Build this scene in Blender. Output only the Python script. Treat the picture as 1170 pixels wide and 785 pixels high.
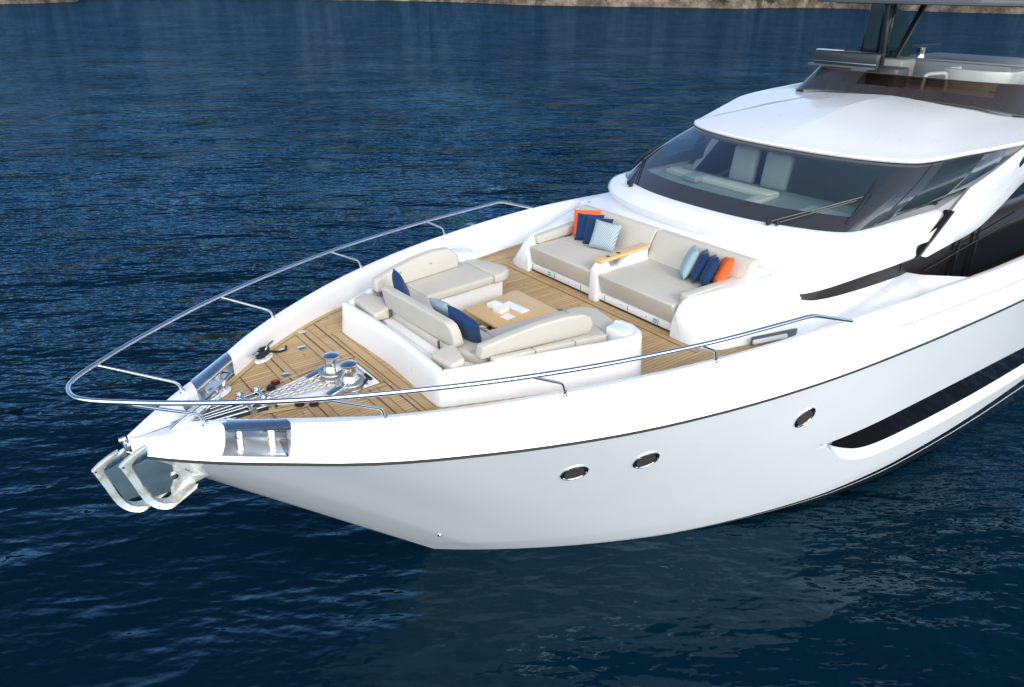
import bpy, bmesh, math, random
import numpy as np
from mathutils import Vector, Matrix, noise
random.seed(7)
R = math.radians
PI = math.pi
for o in list(bpy.data.objects): bpy.data.objects.remove(o)
SC = bpy.context.scene
COL = SC.collection

# ------------------------------------------------------------------ camera
YAW, PIT, ROL = 0.91218267, 0.45750112, 0.01202901
fw = Vector((math.cos(PIT)*math.cos(YAW), math.cos(PIT)*math.sin(YAW), -math.sin(PIT)))
rr = Vector((math.sin(YAW), -math.cos(YAW), 0)); uu = rr.cross(fw)
r2 = rr*math.cos(ROL)+uu*math.sin(ROL); u2 = -rr*math.sin(ROL)+uu*math.cos(ROL)
cd = bpy.data.cameras.new('camera'); cam = bpy.data.objects.new('camera', cd); COL.objects.link(cam)
cam.matrix_world = Matrix(((r2.x, u2.x, -fw.x, -0.59751731), (r2.y, u2.y, -fw.y, -6.56904428), (r2.z, u2.z, -fw.z, 6.81488613), (0, 0, 0, 1)))
cd.sensor_width = 36; cd.lens = 0.81995676*1000/1170*36
cd.clip_start = 0.1; cd.clip_end = 8000
SC.camera = cam

# ------------------------------------------------------------------ light
SUN_EL, SUN_AZ = R(27), R(-97)          # azimuth counter-clockwise from +X (the stern), towards starboard
sd = bpy.data.lights.new('sun', 'SUN'); sun = bpy.data.objects.new('sun', sd); COL.objects.link(sun)
sd.energy = 0.95; sd.angle = R(12); sd.color = (1.0, 0.955, 0.89)
sdir = Vector((math.cos(SUN_EL)*math.cos(SUN_AZ), math.cos(SUN_EL)*math.sin(SUN_AZ), math.sin(SUN_EL)))
sun.rotation_euler = sdir.to_track_quat('Z', 'Y').to_euler()
W = bpy.data.worlds.new('World'); SC.world = W; W.use_nodes = True
wn = W.node_tree; wn.nodes.clear()
def wnode(t, **k):
    n = wn.nodes.new(t)
    for a, b in k.items(): setattr(n, a, b)
    return n
sky = wnode('ShaderNodeTexSky', sky_type='NISHITA', sun_disc=False, sun_elevation=SUN_EL, sun_rotation=PI/2-SUN_AZ, air_density=0.75, dust_density=0.2, ozone_density=2.0)
tcw = wnode('ShaderNodeTexCoord'); mp = wnode('ShaderNodeMapping'); mp.inputs['Scale'].default_value = (1.0, 1.6, 2.6)
mp.inputs['Rotation'].default_value = (0, 0, 0.5)
nz = wnode('ShaderNodeTexNoise'); nz.inputs['Scale'].default_value = 2.0; nz.inputs['Detail'].default_value = 4; nz.inputs['Roughness'].default_value = 0.5
cr = wnode('ShaderNodeValToRGB'); cr.color_ramp.elements[0].position = 0.68; cr.color_ramp.elements[1].position = 1.0
mx = wnode('ShaderNodeMix', data_type='RGBA'); mx.inputs[7].default_value = (16.5, 16.8, 17.2, 1)
bg = wnode('ShaderNodeBackground'); bg.inputs['Strength'].default_value = 0.15
ow = wnode('ShaderNodeOutputWorld'); L = wn.links.new
dt = wnode('ShaderNodeVectorMath', operation='DOT_PRODUCT'); dt.inputs[1].default_value = (-.50, -.86, -.05)
ms = wnode('ShaderNodeMath', operation='MULTIPLY_ADD'); ms.inputs[1].default_value = .90; L(tcw.outputs['Generated'], dt.inputs[0]); L(dt.outputs['Value'], ms.inputs[0]); L(nz.outputs['Fac'], ms.inputs[2])
L(tcw.outputs['Generated'], mp.inputs['Vector']); L(mp.outputs[0], nz.inputs['Vector']); L(ms.outputs[0], cr.inputs[0])
L(cr.outputs[0], mx.inputs[0]); L(sky.outputs[0], mx.inputs[6]); L(mx.outputs[2], bg.inputs['Color']); L(bg.outputs[0], ow.inputs[0])
vs = SC.view_settings; vs.view_transform = 'Standard'; vs.look = 'None'; vs.gamma = 1; vs.use_curve_mapping = False; vs.exposure = 0.36
SC.render.engine = 'CYCLES'; SC.cycles.caustics_reflective = True; SC.cycles.caustics_refractive = False

# ------------------------------------------------------------------ materials
def mat(name, col=(.8, .8, .8), rough=.4, metal=0, coat=0, coat_r=.05, spec=.5, **k):
    m = bpy.data.materials.new(name); m.use_nodes = True
    b = m.node_tree.nodes['Principled BSDF']
    b.inputs['Base Color'].default_value = (*col, 1); b.inputs['Roughness'].default_value = rough
    b.inputs['Metallic'].default_value = metal; b.inputs['Coat Weight'].default_value = coat
    b.inputs['Coat Roughness'].default_value = coat_r; b.inputs['Specular IOR Level'].default_value = spec
    for a, v in k.items(): b.inputs[a].default_value = v
    return m
class N:
    """tiny node helper bound to a material"""
    def __init__(s, m): s.t = m.node_tree; s.b = s.t.nodes['Principled BSDF']
    def n(s, t, ins=None, **k):
        x = s.t.nodes.new(t)
        for a, b in k.items(): setattr(x, a, b)
        for a, v in (ins or {}).items():
            if hasattr(v, 'links') or isinstance(v, bpy.types.NodeSocket): s.t.links.new(v, x.inputs[a])
            else: x.inputs[a].default_value = v
        return x
    def link(s, a, b): s.t.links.new(a, b)
    def co(s): return s.n('ShaderNodeTexCoord').outputs['Object']
    def math(s, op, a, b=0, c=0):
        x = s.t.nodes.new('ShaderNodeMath'); x.operation = op
        for i, v in enumerate((a, b, c)):
            if isinstance(v, bpy.types.NodeSocket): s.t.links.new(v, x.inputs[i])
            else: x.inputs[i].default_value = v
        return x.outputs[0]
    def noise(s, scale, detail=3, rough=.5, vec=None, mapping=None):
        v = vec or s.co()
        if mapping: v = s.n('ShaderNodeMapping', {'Vector': v, 'Scale': mapping}).outputs[0]
        return s.n('ShaderNodeTexNoise', {'Vector': v, 'Scale': scale, 'Detail': detail, 'Roughness': rough}).outputs['Fac']
    def ramp(s, f, pts):
        x = s.n('ShaderNodeValToRGB', {'Fac': f}); e = x.color_ramp.elements
        while len(e) < len(pts): e.new(.5)
        for q, (p, c) in zip(e, pts): q.position = p; q.color = (*c, 1)
        return x.outputs[0]
    def mix(s, f, a, b):
        x = s.t.nodes.new('ShaderNodeMix'); x.data_type = 'RGBA'
        for i, v in ((0, f), (6, a), (7, b)):
            if isinstance(v, bpy.types.NodeSocket): s.t.links.new(v, x.inputs[i])
            else: x.inputs[i].default_value = v if i == 0 else (*v, 1)
        return x.outputs[2]
    def bump(s, h, strength=.3, dist=.01, target=None):
        x = s.n('ShaderNodeBump', {'Height': h, 'Strength': strength, 'Distance': dist}); s.link(x.outputs[0], (target or s.b).inputs['Normal']); return x

M = {}
# glossy white gelcoat, faint waviness and weathering
m = mat('white_gelcoat', (.80, .81, .82), .28, coat=.6, coat_r=.06); k = N(m)
k.link(k.mix(k.noise(.8, 2, .5), (.81, .82, .83), (.83, .835, .84)), k.b.inputs['Base Color'])
k.link(k.ramp(k.noise(2, 3, .5), [(.3, (.27,)*3), (.75, (.31,)*3)]), k.b.inputs['Roughness'])
M['gel'] = m
# hull: gelcoat above, boot stripes and bottom paint by height
m = mat('hull_gelcoat', (.8, .8, .8), .22, coat=.9, coat_r=.05); k = N(m)
sx = k.n('ShaderNodeSeparateXYZ', {'Vector': k.co()})
T_ = k.math('MAXIMUM', k.math('MULTIPLY', k.math('SUBTRACT', sx.outputs[0], 5.9), .068), .0001)
h = k.math('DIVIDE', k.math('DIVIDE', sx.outputs[2], T_), 2)
paint = k.ramp(h, [(0, (.012, .014, .018)), (.27, (.8, .8, .8)), (.315, (.01, .011, .014)), (.5, (.81, .82, .83))])
[n for n in m.node_tree.nodes if n.type == 'VALTORGB'][-1].color_ramp.interpolation = 'CONSTANT'
k.link(paint, k.b.inputs['Base Color'])
k.bump(k.noise(.9, 2, .4), .08, .15)
M['hull'] = m
# upholstery
def fabric(name, c, sc=260, st=.25):
    m = mat(name, c, .78, spec=.25); k = N(m)
    a = tuple(x*.94 for x in c); b = tuple(min(1, x*1.05) for x in c)
    k.link(k.mix(k.noise(3, 4, .6), a, b), k.b.inputs['Base Color'])
    wv = k.noise(sc, 2, .6)
    sb = k.math('ADD', k.math('MULTIPLY', k.noise(7, 3, .5), .9), k.math('MULTIPLY', wv, .12))
    k.bump(sb, st, .012); m.node_tree.nodes['Principled BSDF'].inputs['Sheen Weight'].default_value = .1
    return m
M['cush'] = fabric('ivory_upholstery', (.52, .49, .425))
M['cushfront'] = fabric('taupe_upholstery', (.50, .455, .39))
M['orange'] = fabric('orange_cotton', (.85, .12, .025)); M['navy'] = fabric('navy_cotton', (.004, .030, .105)); M['pale'] = fabric('pale_blue_cotton', (.29, .40, .46))
m = fabric('striped_blue_cotton', (.40, .5, .56)); k = N(m)
s_ = k.n('ShaderNodeTexWave', {'Vector': k.n('ShaderNodeMapping', {'Vector': k.co(), 'Rotation': (0, 0, .35)}).outputs[0], 'Scale': 13., 'Distortion': .6}, wave_type='BANDS', bands_direction='X')
k.link(k.mix(s_.outputs['Fac'], (.17, .27, .34), (.48, .52, .53)), k.b.inputs['Base Color']); M['stripe'] = m
# teak
def teak(name, axis=1, pitch=.05, caulk=True, tint=1., sh=0.0):
    m = mat(name, (.5, .33, .18), .55, spec=.3); k = N(m); c = k.co(); s = k.n('ShaderNodeSeparateXYZ', {'Vector': c})
    y = s.outputs[axis]; u = k.math('DIVIDE', k.math('ADD', y, 50+sh), pitch); idx = k.math('FLOOR', u); fr = k.math('SUBTRACT', u, idx)
    wn_ = k.n('ShaderNodeTexWhiteNoise', {'W': idx}, noise_dimensions='1D').outputs['Value']
    # butt joints staggered per plank
    al = s.outputs[1-axis] if axis < 2 else s.outputs[0]
    u2_ = k.math('ADD', k.math('DIVIDE', al, 1.9), k.math('MULTIPLY', wn_, 7.3)); i2 = k.math('FLOOR', u2_); f2 = k.math('SUBTRACT', u2_, i2)
    w2 = k.n('ShaderNodeTexWhiteNoise', {'W': k.math('ADD', k.math('MULTIPLY', idx, 3.17), i2)}, noise_dimensions='1D').outputs['Value']
    sc = (3, 60, 60) if axis == 1 else (60, 3, 60)
    g = k.noise(1, 5, .65, vec=c, mapping=sc)
    base = k.mix(w2, tuple(tint*v for v in (.55, .345, .150)), tuple(tint*v for v in (.74, .53, .275)))
    base = k.mix(k.math('MULTIPLY', g, .55), base, tuple(tint*v for v in (.36, .215, .095)))
    st = k.ramp(k.noise(1.1, 4, .6), [(.35, (.0,)*3), (.75, (.5,)*3)])
    base = k.mix(.10, base, (.22, .14, .07)); base = k.mix(st, base, tuple(tint*v for v in (.64, .46, .26)))
    if caulk:
        e = k.math('ADD', k.math('LESS_THAN', fr, .10), k.math('LESS_THAN', f2, .004)); e = k.math('MINIMUM', e, 1)
        base = k.mix(e, base, (.10, .07, .05))
        k.bump(k.math('SUBTRACT', k.math('MULTIPLY', g, .15), e), .35, .003)
    else: k.bump(g, .25, .002)
    k.link(base, k.b.inputs['Base Color']); return m
M['teak'] = teak('teak_planking', tint=.92)
M['board'] = teak('teak_margin_board', axis=1, pitch=1.7, caulk=False, tint=.86, sh=.4)
M['boardT'] = teak('teak_cross_board', axis=0, pitch=1.3, caulk=False, tint=.82, sh=.4)
m = mat('honey_teak_furniture', (.6, .42, .22), .38, coat=.25, coat_r=.2); k = N(m)
g = k.noise(1, 5, .6, mapping=(50, 2.5, 10)); k.link(k.mix(g, (.78, .52, .24), (.60, .38, .16)), k.b.inputs['Base Color']); k.bump(g, .15, .002); M['oak'] = m
M['caulk'] = mat('black_caulk', (.07, .052, .04), .7)
# metals, plastics
m = mat('polished_steel', (.72, .73, .74), .12, metal=1); k = N(m); k.link(k.ramp(k.noise(20, 4, .6), [(.3, (.06,)*3), (.8, (.2,)*3)]), k.b.inputs['Roughness']); M['steel'] = m
M['satin'] = mat('satin_steel', (.82, .82, .81), .34, metal=.9); M['rail'] = mat('rail_steel', (.80, .81, .82), .13, metal=1)
m = mat('galvanised_steel', (.50, .50, .49), .42, metal=.85); k = N(m); k.link(k.mix(k.noise(30, 5, .7), (.36, .36, .35), (.62, .62, .60)), k.b.inputs['Base Color']); k.bump(k.noise(90, 3, .6), .3, .003); M['galv'] = m
m = mat('anchor_galvanised', (.6, .6, .58), .4, metal=.35); k = N(m); k.link(k.ramp(k.noise(7, 6, .7), [(.30, (.34, .29, .20)), (.44, (.60, .58, .50)), (.56, (.74, .78, .78))]), k.b.inputs['Base Color']); k.bump(k.noise(40, 4, .6), .3, .004); M['anchor'] = m
m.node_tree.nodes['Principled BSDF'].inputs['Metallic'].default_value = .6; m.node_tree.nodes['Principled BSDF'].inputs['Roughness'].default_value = .32
m = mat('mirror_plate', (.74, .75, .74), .24, metal=1); k = N(m); k.bump(k.noise(5, 1, .4), .35, .02); M['mirror'] = m
M['band'] = mat('black_window_blade', (.012, .009, .008), .28, spec=.3); M['black'] = mat('black_plastic', (.012, .012, .013), .35); M['rubber'] = mat('black_rubber', (.02, .02, .02), .7)
M['rope'] = fabric('black_rope', (.015, .015, .017), 90, .6)
M['red'] = mat('red_button', (.45, .01, .015), .35); M['green'] = mat('green_sticker', (.02, .45, .28), .5)
m = mat('black_window', (.010, .008, .007), .06, coat=.25, coat_r=.02, spec=.4); k = N(m); k.bump(k.noise(.7, 2, .4), .06, .1); M['bglass'] = m
M['dark'] = mat('dark_anthracite', (.03, .034, .036), .3, coat=.35); M['grey'] = mat('grey_panel', (.09, .095, .10), .35, coat=.3)
M['brown'] = mat('bronze_edge', (.07, .055, .045), .35, coat=.4)
M['paper'] = mat('white_card', (.86, .86, .85), .5); M['beige'] = mat('beige_leather', (.60, .58, .50), .55)
M['seatgrey'] = mat('grey_leather', (.50, .54, .53), .5); M['interior'] = mat('dark_interior', (.10, .115, .12), .6)
M['dash'] = mat('dashboard_vinyl', (.26, .31, .315), .5)
def glassmat(name, tint, refl_r=.02, ior=1.5, dirt=.0, extra=0.0):
    m = bpy.data.materials.new(name); m.use_nodes = True; t = m.node_tree; t.nodes.clear()
    tr = t.nodes.new('ShaderNodeBsdfTransparent'); tr.inputs[0].default_value = (*tint, 1)
    gl = t.nodes.new('ShaderNodeBsdfGlossy'); gl.inputs['Roughness'].default_value = refl_r; gl.inputs[0].default_value = (.95, .98, 1, 1)
    fr = t.nodes.new('ShaderNodeFresnel'); fr.inputs[0].default_value = ior
    ad = t.nodes.new('ShaderNodeMath'); ad.operation = 'ADD'; ad.inputs[1].default_value = extra
    mi = t.nodes.new('ShaderNodeMixShader'); o = t.nodes.new('ShaderNodeOutputMaterial')
    gg = t.nodes.new('ShaderNodeNewGeometry'); mm_ = t.nodes.new('ShaderNodeMath'); mm_.operation = 'MULTIPLY_ADD'; mm_.inputs[1].default_value = 1/ior-ior; mm_.inputs[2].default_value = ior
    t.links.new(gg.outputs['Backfacing'], mm_.inputs[0]); t.links.new(mm_.outputs[0], fr.inputs[0]); t.links.new(fr.outputs[0], ad.inputs[0]); t.links.new(ad.outputs[0], mi.inputs[0]); t.links.new(tr.outputs[0], mi.inputs[1]); t.links.new(gl.outputs[0], mi.inputs[2]); t.links.new(mi.outputs[0], o.inputs[0])
    return m
M['glass'] = glassmat('windshield_glass', (.78, .88, .87), extra=.10); M['sglass'] = glassmat('side_glass', (.88, .97, .98), extra=.0)
M['smoke'] = glassmat('smoked_acrylic', (.19, .14, .115), extra=.0); M['bronzeacr'] = glassmat('bronze_acrylic', (.30, .24, .19), extra=.02)
# smoked wind screen opaque film with streaks
m = mat('tinted_screen_panel', (.05, .045, .047), .25, coat=.5); k = N(m); k.link(k.mix(k.noise(1, 4, .6, mapping=(2, 9, 1)), (.024, .021, .022), (.05, .045, .046)), k.b.inputs['Base Color']); M['panel'] = m
# water
def water_mat():
    m = mat('sea_water', (.0035, .022, .05), .045, spec=.5); k = N(m); b = k.b
    b.inputs['IOR'].default_value = 1.333
    geo = k.n('ShaderNodeNewGeometry').outputs['Position']
    d = k.n('ShaderNodeVectorMath', {0: geo, 1: (-.6, -6.6, 0)}, operation='DISTANCE').outputs['Value']
    # wave slopes by finite differences of a height field, so they hold at any distance
    def height(off):
        p = k.n('ShaderNodeVectorMath', {0: geo, 1: off}, operation='ADD').outputs[0]
        r0 = k.n('ShaderNodeMapping', {'Vector': p, 'Rotation': (0, 0, R(-56))}).outputs[0]
        rot = k.n('ShaderNodeMapping', {'Vector': r0, 'Scale': (1.25, .48, 1)}).outputs[0]
        n1 = k.noise(.95, 3, .58, vec=rot); n2 = k.noise(3.4, 3, .6, vec=rot); n3 = k.noise(.20, 2, .5, vec=rot); n4 = k.noise(.52, 2, .5, vec=rot)
        n1 = k.math('SUBTRACT', 1, k.math('ABSOLUTE', k.math('MULTIPLY', k.math('SUBTRACT', n1, .5), 2.6)))
        return k.math('ADD', k.math('ADD', k.math('MULTIPLY', n1, .135), k.math('MULTIPLY', n2, .10)), k.math('ADD', k.math('MULTIPLY', n3, .75), k.math('MULTIPLY', n4, .60)))
    e = .035; h0 = height((0, 0, 0)); hx = height((e, 0, 0)); hy = height((0, e, 0))
    amp = k.ramp(k.noise(.09, 4, .65, vec=geo), [(.36, (.5,)*3), (.64, (1.25,)*3)])
    far = k.n('ShaderNodeMapRange', {'Value': d, 'From Min': 18, 'From Max': 110, 'To Min': 1.0, 'To Max': 3.2}).outputs[0]
    amp = k.math('MULTIPLY', amp, far)
    sxn = k.math('MULTIPLY', k.math('DIVIDE', k.math('SUBTRACT', h0, hx), e), amp); syn = k.math('MULTIPLY', k.math('DIVIDE', k.math('SUBTRACT', h0, hy), e), amp)
    ln = k.math('SQRT', k.math('ADD', k.math('MULTIPLY', sxn, sxn), k.math('MULTIPLY', syn, syn)))
    q_ = k.math('DIVIDE', 1, k.math('ADD', 1, k.math('POWER', k.math('MULTIPLY', ln, 2.5), 2)))    # crests never steepen past breaking
    q_ = k.math('SQRT', q_); sxn = k.math('MULTIPLY', sxn, q_); syn = k.math('MULTIPLY', syn, q_)
    cmb = k.n('ShaderNodeCombineXYZ', {'X': sxn, 'Y': syn, 'Z': 0.0}).outputs[0]
    gn = k.n('ShaderNodeNewGeometry').outputs['Normal']
    nn = k.n('ShaderNodeVectorMath', {0: k.n('ShaderNodeVectorMath', {0: gn, 1: cmb}, operation='ADD').outputs[0]}, operation='NORMALIZE').outputs[0]
    k.link(nn, b.inputs['Normal']); b.inputs['Specular IOR Level'].default_value = 0; b.inputs['Roughness'].default_value = 1
    fr = k.n('ShaderNodeFresnel', {'IOR': 1.30, 'Normal': nn}).outputs[0]
    fac = k.math('MINIMUM', k.math('MULTIPLY', fr, .95), .48)
    gl = k.n('ShaderNodeBsdfGlossy', {'Roughness': .045, 'Normal': nn, 'Color': (.42, .72, .95, 1)}).outputs[0]
    mxs = k.n('ShaderNodeMixShader', {0: fac, 1: b.outputs[0], 2: gl}).outputs[0]
    k.link(mxs, [q for q in m.node_tree.nodes if q.type == 'OUTPUT_MATERIAL'][0].inputs[0])
    cl = k.mix(k.noise(.10, 3, .5, vec=geo), (.0003, .0058, .0115), (.0006, .0100, .0195))
    k.link(cl, b.inputs['Base Color'])
    return m
M['water'] = water_mat()
m = mat('shore_rock', (.3, .26, .21), .9, spec=.2); k = N(m)
sz = k.n('ShaderNodeSeparateXYZ', {'Vector': k.co()})
rk = k.ramp(k.noise(.11, 6, .68), [(.30, (.04, .032, .024)), (.46, (.13, .10, .07)), (.60, (.27, .22, .17)), (.74, (.42, .38, .32))])
vg = k.mix(k.noise(.4, 5, .7), (.010, .016, .006), (.035, .048, .018))
hm = k.math('ADD', k.math('MULTIPLY', sz.outputs[2], .115), k.math('MULTIPLY', k.math('SUBTRACT', k.noise(.045, 5, .65), .5), 4.2))
rk = k.mix(k.ramp(hm, [(.50, (0,)*3), (.80, (1,)*3)]), rk, vg)
k.link(rk, k.b.inputs['Base Color']); k.bump(k.noise(.5, 6, .7), 1, 2.0); M['rock'] = m

# ------------------------------------------------------------------ mesh helpers
def link(o, parent=None, label=None, cat=None, group=None, kind=None):
    if o.name not in COL.objects: COL.objects.link(o)
    if parent: o.parent = parent
    if label: o['label'] = label
    if cat: o['category'] = cat
    if group: o['group'] = group
    if kind: o['kind'] = kind
    return o
def empty(name, loc=(0, 0, 0), parent=None, **k):
    o = bpy.data.objects.new(name, None); o.empty_display_size = .2; o.location = loc
    return link(o, parent, **k)
def obj(name, vf, m, parent=None, smooth=True, angle=40, mats=None, fm=None, loc=None, **k):
    me = bpy.data.meshes.new(name)
    if isinstance(vf, bmesh.types.BMesh):
        vf.to_mesh(me); vf.free()
    else:
        v, f = vf; me.from_pydata([tuple(map(float, p)) for p in v], [], [tuple(q) for q in f]); me.validate()
    o = bpy.data.objects.new(name, me)
    me.materials.append(M[m] if isinstance(m, str) else m)
    for x in (mats or []): me.materials.append(M[x])
    if fm is not None:
        for p, i in zip(me.polygons, fm): p.material_index = i
    me.polygons.foreach_set('use_smooth', [smooth]*len(me.polygons))
    if smooth: me.set_sharp_from_angle(angle=R(angle))
    if loc: o.location = loc
    return link(o, parent, **k)
def fixn(v, f):
    bm = bmesh.new(); vs_ = [bm.verts.new(p) for p in v]
    for q in f:
        try: bm.faces.new([vs_[i] for i in q])
        except ValueError: pass
    bmesh.ops.remove_doubles(bm, verts=bm.verts, dist=1e-5)
    bmesh.ops.recalc_face_normals(bm, faces=bm.faces); return bm
def grid(rows, closed=False):
    n = len(rows[0]); v = [p for r_ in rows for p in r_]; f = []
    for i in range(len(rows)-1):
        for j in range(n if closed else n-1):
            j2 = (j+1) % n; f.append((i*n+j, i*n+j2, (i+1)*n+j2, (i+1)*n+j))
    return v, f
def join(*parts):
    v, f = [], []
    for a, b in parts:
        o = len(v); v += list(a); f += [tuple(i+o for i in q) for q in b]
    return v, f
def mirror(vf):
    v, f = vf; return [(p[0], -p[1], p[2]) for p in v], [tuple(reversed(q)) for q in f]
def both(vf): return join(vf, mirror(vf))
def prism(pts, z0, z1, bev=0, seg=3, topinset=0, shear=(0, 0), axis='z'):
    """closed 2D outline extruded; z0/z1 may be callables of (x, y)"""
    bm = bmesh.new(); n = len(pts)
    zf0 = z0 if callable(z0) else (lambda x, y: z0); zf1 = z1 if callable(z1) else (lambda x, y: z1)
    cx = sum(p[0] for p in pts)/n; cy = sum(p[1] for p in pts)/n
    def P(x, y, z): return {'z': (x, y, z), 'y': (x, z, y), 'x': (z, x, y)}[axis]
    a = [bm.verts.new(P(x, y, zf0(x, y))) for x, y in pts]
    b = []
    for x, y in pts:
        d = math.hypot(x-cx, y-cy) or 1; s = 1-topinset/d
        b.append(bm.verts.new(P(cx+(x-cx)*s+shear[0], cy+(y-cy)*s+shear[1], zf1(x, y))))
    bm.faces.new(a[::-1]); bm.faces.new(b)
    for i in range(n): bm.faces.new((a[i], a[(i+1) % n], b[(i+1) % n], b[i]))
    bmesh.ops.recalc_face_normals(bm, faces=bm.faces)
    if bev: bmesh.ops.bevel(bm, geom=[e for e in bm.edges], offset=bev, segments=seg, affect='EDGES', profile=.5, clamp_overlap=True)
    return bm
def box(c, s, bev=0, seg=3, rot=None):
    x, y = s[0]/2, s[1]/2
    bm = prism([(-x, -y), (x, -y), (x, y), (-x, y)], -s[2]/2, s[2]/2, bev, seg)
    if rot: bmesh.ops.rotate(bm, verts=bm.verts, cent=(0, 0, 0), matrix=rot)
    bmesh.ops.translate(bm, verts=bm.verts, vec=c); return bm
def addbm(bm, other):
    me = bpy.data.meshes.new('t'); other.to_mesh(me); bm.from_mesh(me); other.free(); bpy.data.meshes.remove(me); return bm
def bmof(vf):
    bm = bmesh.new(); vs_ = [bm.verts.new(p) for p in vf[0]]
    for q in vf[1]:
        try: bm.faces.new([vs_[i] for i in q])
        except ValueError: pass
    return bm
def cr_pts(P, n=8, closed=False):
    P = [Vector(p) for p in P]; out = []; m_ = len(P)
    for i in range(m_ if closed else m_-1):
        p1, p2 = P[i], P[(i+1) % m_]
        p0 = P[i-1] if (i > 0 or closed) else p1*2-p2
        p3 = P[(i+2) % m_] if (i+2 < m_ or closed) else p2*2-p1
        t1 = max((p1-p0).length, 1e-6)**.5; t2 = max((p2-p1).length, 1e-6)**.5; t3 = max((p3-p2).length, 1e-6)**.5
        m1 = (p2-p1)/t2*1.0; 
        m1 = ((p1-p0)/t1-(p2-p0)/(t1+t2)+(p2-p1)/t2)*t2; m2 = ((p2-p1)/t2-(p3-p1)/(t2+t3)+(p3-p2)/t3)*t2
        for j in range(n):
            t = j/n; out.append(p1*(2*t**3-3*t*t+1)+m1*(t**3-2*t*t+t)+p2*(-2*t**3+3*t*t)+m2*(t**3-t*t))
    if not closed: out.append(P[-1])
    return out
def roundpath(P, r=.05, n=6):
    P = [Vector(p) for p in P]; out = [P[0]]
    for i in range(1, len(P)-1):
        a = (P[i-1]-P[i]); b = (P[i+1]-P[i]); q = min(r, a.length*.45, b.length*.45)
        A = P[i]+a.normalized()*q; B = P[i]+b.normalized()*q
        for j in range(n+1):
            t = j/n; out.append(A*(1-t)**2+P[i]*2*t*(1-t)+B*t*t)
    out.append(P[-1]); return out
def tube(P, r, sides=10, caps=True, closed=False):
    P = [Vector(p) for p in P]; rows = []; up = Vector((0, 0, 1)); m_ = len(P)
    T = []
    for i in range(m_):
        a = P[(i-1) % m_] if (closed or i > 0) else P[i]; b = P[(i+1) % m_] if (closed or i < m_-1) else P[i]
        T.append((b-a).normalized())
    nrm = T[0].cross(up); nrm = nrm.normalized() if nrm.length > 1e-3 else Vector((1, 0, 0))
    for i in range(m_):
        nrm = (nrm-T[i]*nrm.dot(T[i])); nrm = nrm.normalized() if nrm.length > 1e-6 else Vector((1, 0, 0)); bn = T[i].cross(nrm)
        q = r(i/(m_-1)) if callable(r) else r
        rows.append([P[i]+(nrm*math.cos(2*PI*j/sides)+bn*math.sin(2*PI*j/sides))*q for j in range(sides)])
    if closed: rows.append(rows[0])
    v, f = grid(rows, True)
    if caps and not closed: f += [tuple(range(sides))[::-1], tuple((len(rows)-1)*sides+j for j in range(sides))]
    return v, f
def lathe(prof, c=(0, 0, 0), n=28, M3=None):
    rows = []
    for r_, z in prof:
        row = [Vector((r_*math.cos(2*PI*j/n), r_*math.sin(2*PI*j/n), z)) for j in range(n)]
        if M3: row = [M3@p for p in row]
        rows.append([p+Vector(c) for p in row])
    v, f = grid(rows, True); f += [tuple(range(n))[::-1], tuple((len(rows)-1)*n+j for j in range(n))]
    return v, f
def spl(xs, ys):
    """monotone-ish cubic interpolation (pchip)"""
    xs = np.array(xs, float); ys = np.array(ys, float); h = np.diff(xs); d = np.diff(ys)/h; mm = np.zeros(len(xs))
    for i in range(1, len(xs)-1):
        if d[i-1]*d[i] > 0:
            w1 = 2*h[i]+h[i-1]; w2 = h[i]+2*h[i-1]; mm[i] = (w1+w2)/(w1/d[i-1]+w2/d[i])
    mm[0] = d[0]; mm[-1] = d[-1]
    def f(x):
        x = min(max(x, xs[0]), xs[-1]); i = min(int(np.searchsorted(xs, x, 'right'))-1, len(h)-1); t = (x-xs[i])/h[i]
        return float(ys[i]*(2*t**3-3*t*t+1)+mm[i]*h[i]*(t**3-2*t*t+t)+ys[i+1]*(-2*t**3+3*t*t)+mm[i+1]*h[i]*(t**3-t*t))
    return f

# ------------------------------------------------------------------ sea and shore
def sea():
    n = 560; s = np.linspace(-1, 1, n); k_ = 7.6; c = np.sinh(k_*s)/np.sinh(k_)*3500
    X, Y = np.meshgrid(c+4, c+0, indexing='ij')
    rng = np.random.default_rng(3); Z = np.zeros_like(X)
    sp = np.gradient(c); SPX, SPY = np.meshgrid(sp, sp, indexing='ij'); SP = np.maximum(SPX, SPY)
    for i in range(70):
        lam = 10**rng.uniform(math.log10(.9), math.log10(9)); th = R(56)+rng.normal(0, .55); kk = 2*PI/lam
        a = .0075*lam**.85*rng.uniform(.5, 1.2); ph = rng.uniform(0, 2*PI)
        w_ = np.clip(1.6-SP/lam*5, 0, 1)
        arg = kk*(X*math.cos(th)+Y*math.sin(th))+ph
        Z += w_*a*(np.exp(np.sin(arg)-1)*1.6-.75)*.22
    v = np.stack([X.ravel(), Y.ravel(), Z.ravel()], 1)
    ii = np.arange(n*n).reshape(n, n); q = np.stack([ii[:-1, :-1], ii[1:, :-1], ii[1:, 1:], ii[:-1, 1:]], -1).reshape(-1, 4)
    me = bpy.data.meshes.new('water'); me.vertices.add(len(v)); me.vertices.foreach_set('co', v.ravel())
    me.loops.add(q.size); me.loops.foreach_set('vertex_index', q.ravel().astype(np.int32)); me.polygons.add(len(q))
    me.polygons.foreach_set('loop_start', np.arange(0, q.size, 4, dtype=np.int32)); me.update(); me.validate()
    me.polygons.foreach_set('use_smooth', [True]*len(me.polygons)); me.materials.append(M['water'])
    link(bpy.data.objects.new('water', me), kind='structure', label='dark navy rippled sea all round the yacht')
sea()
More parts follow.
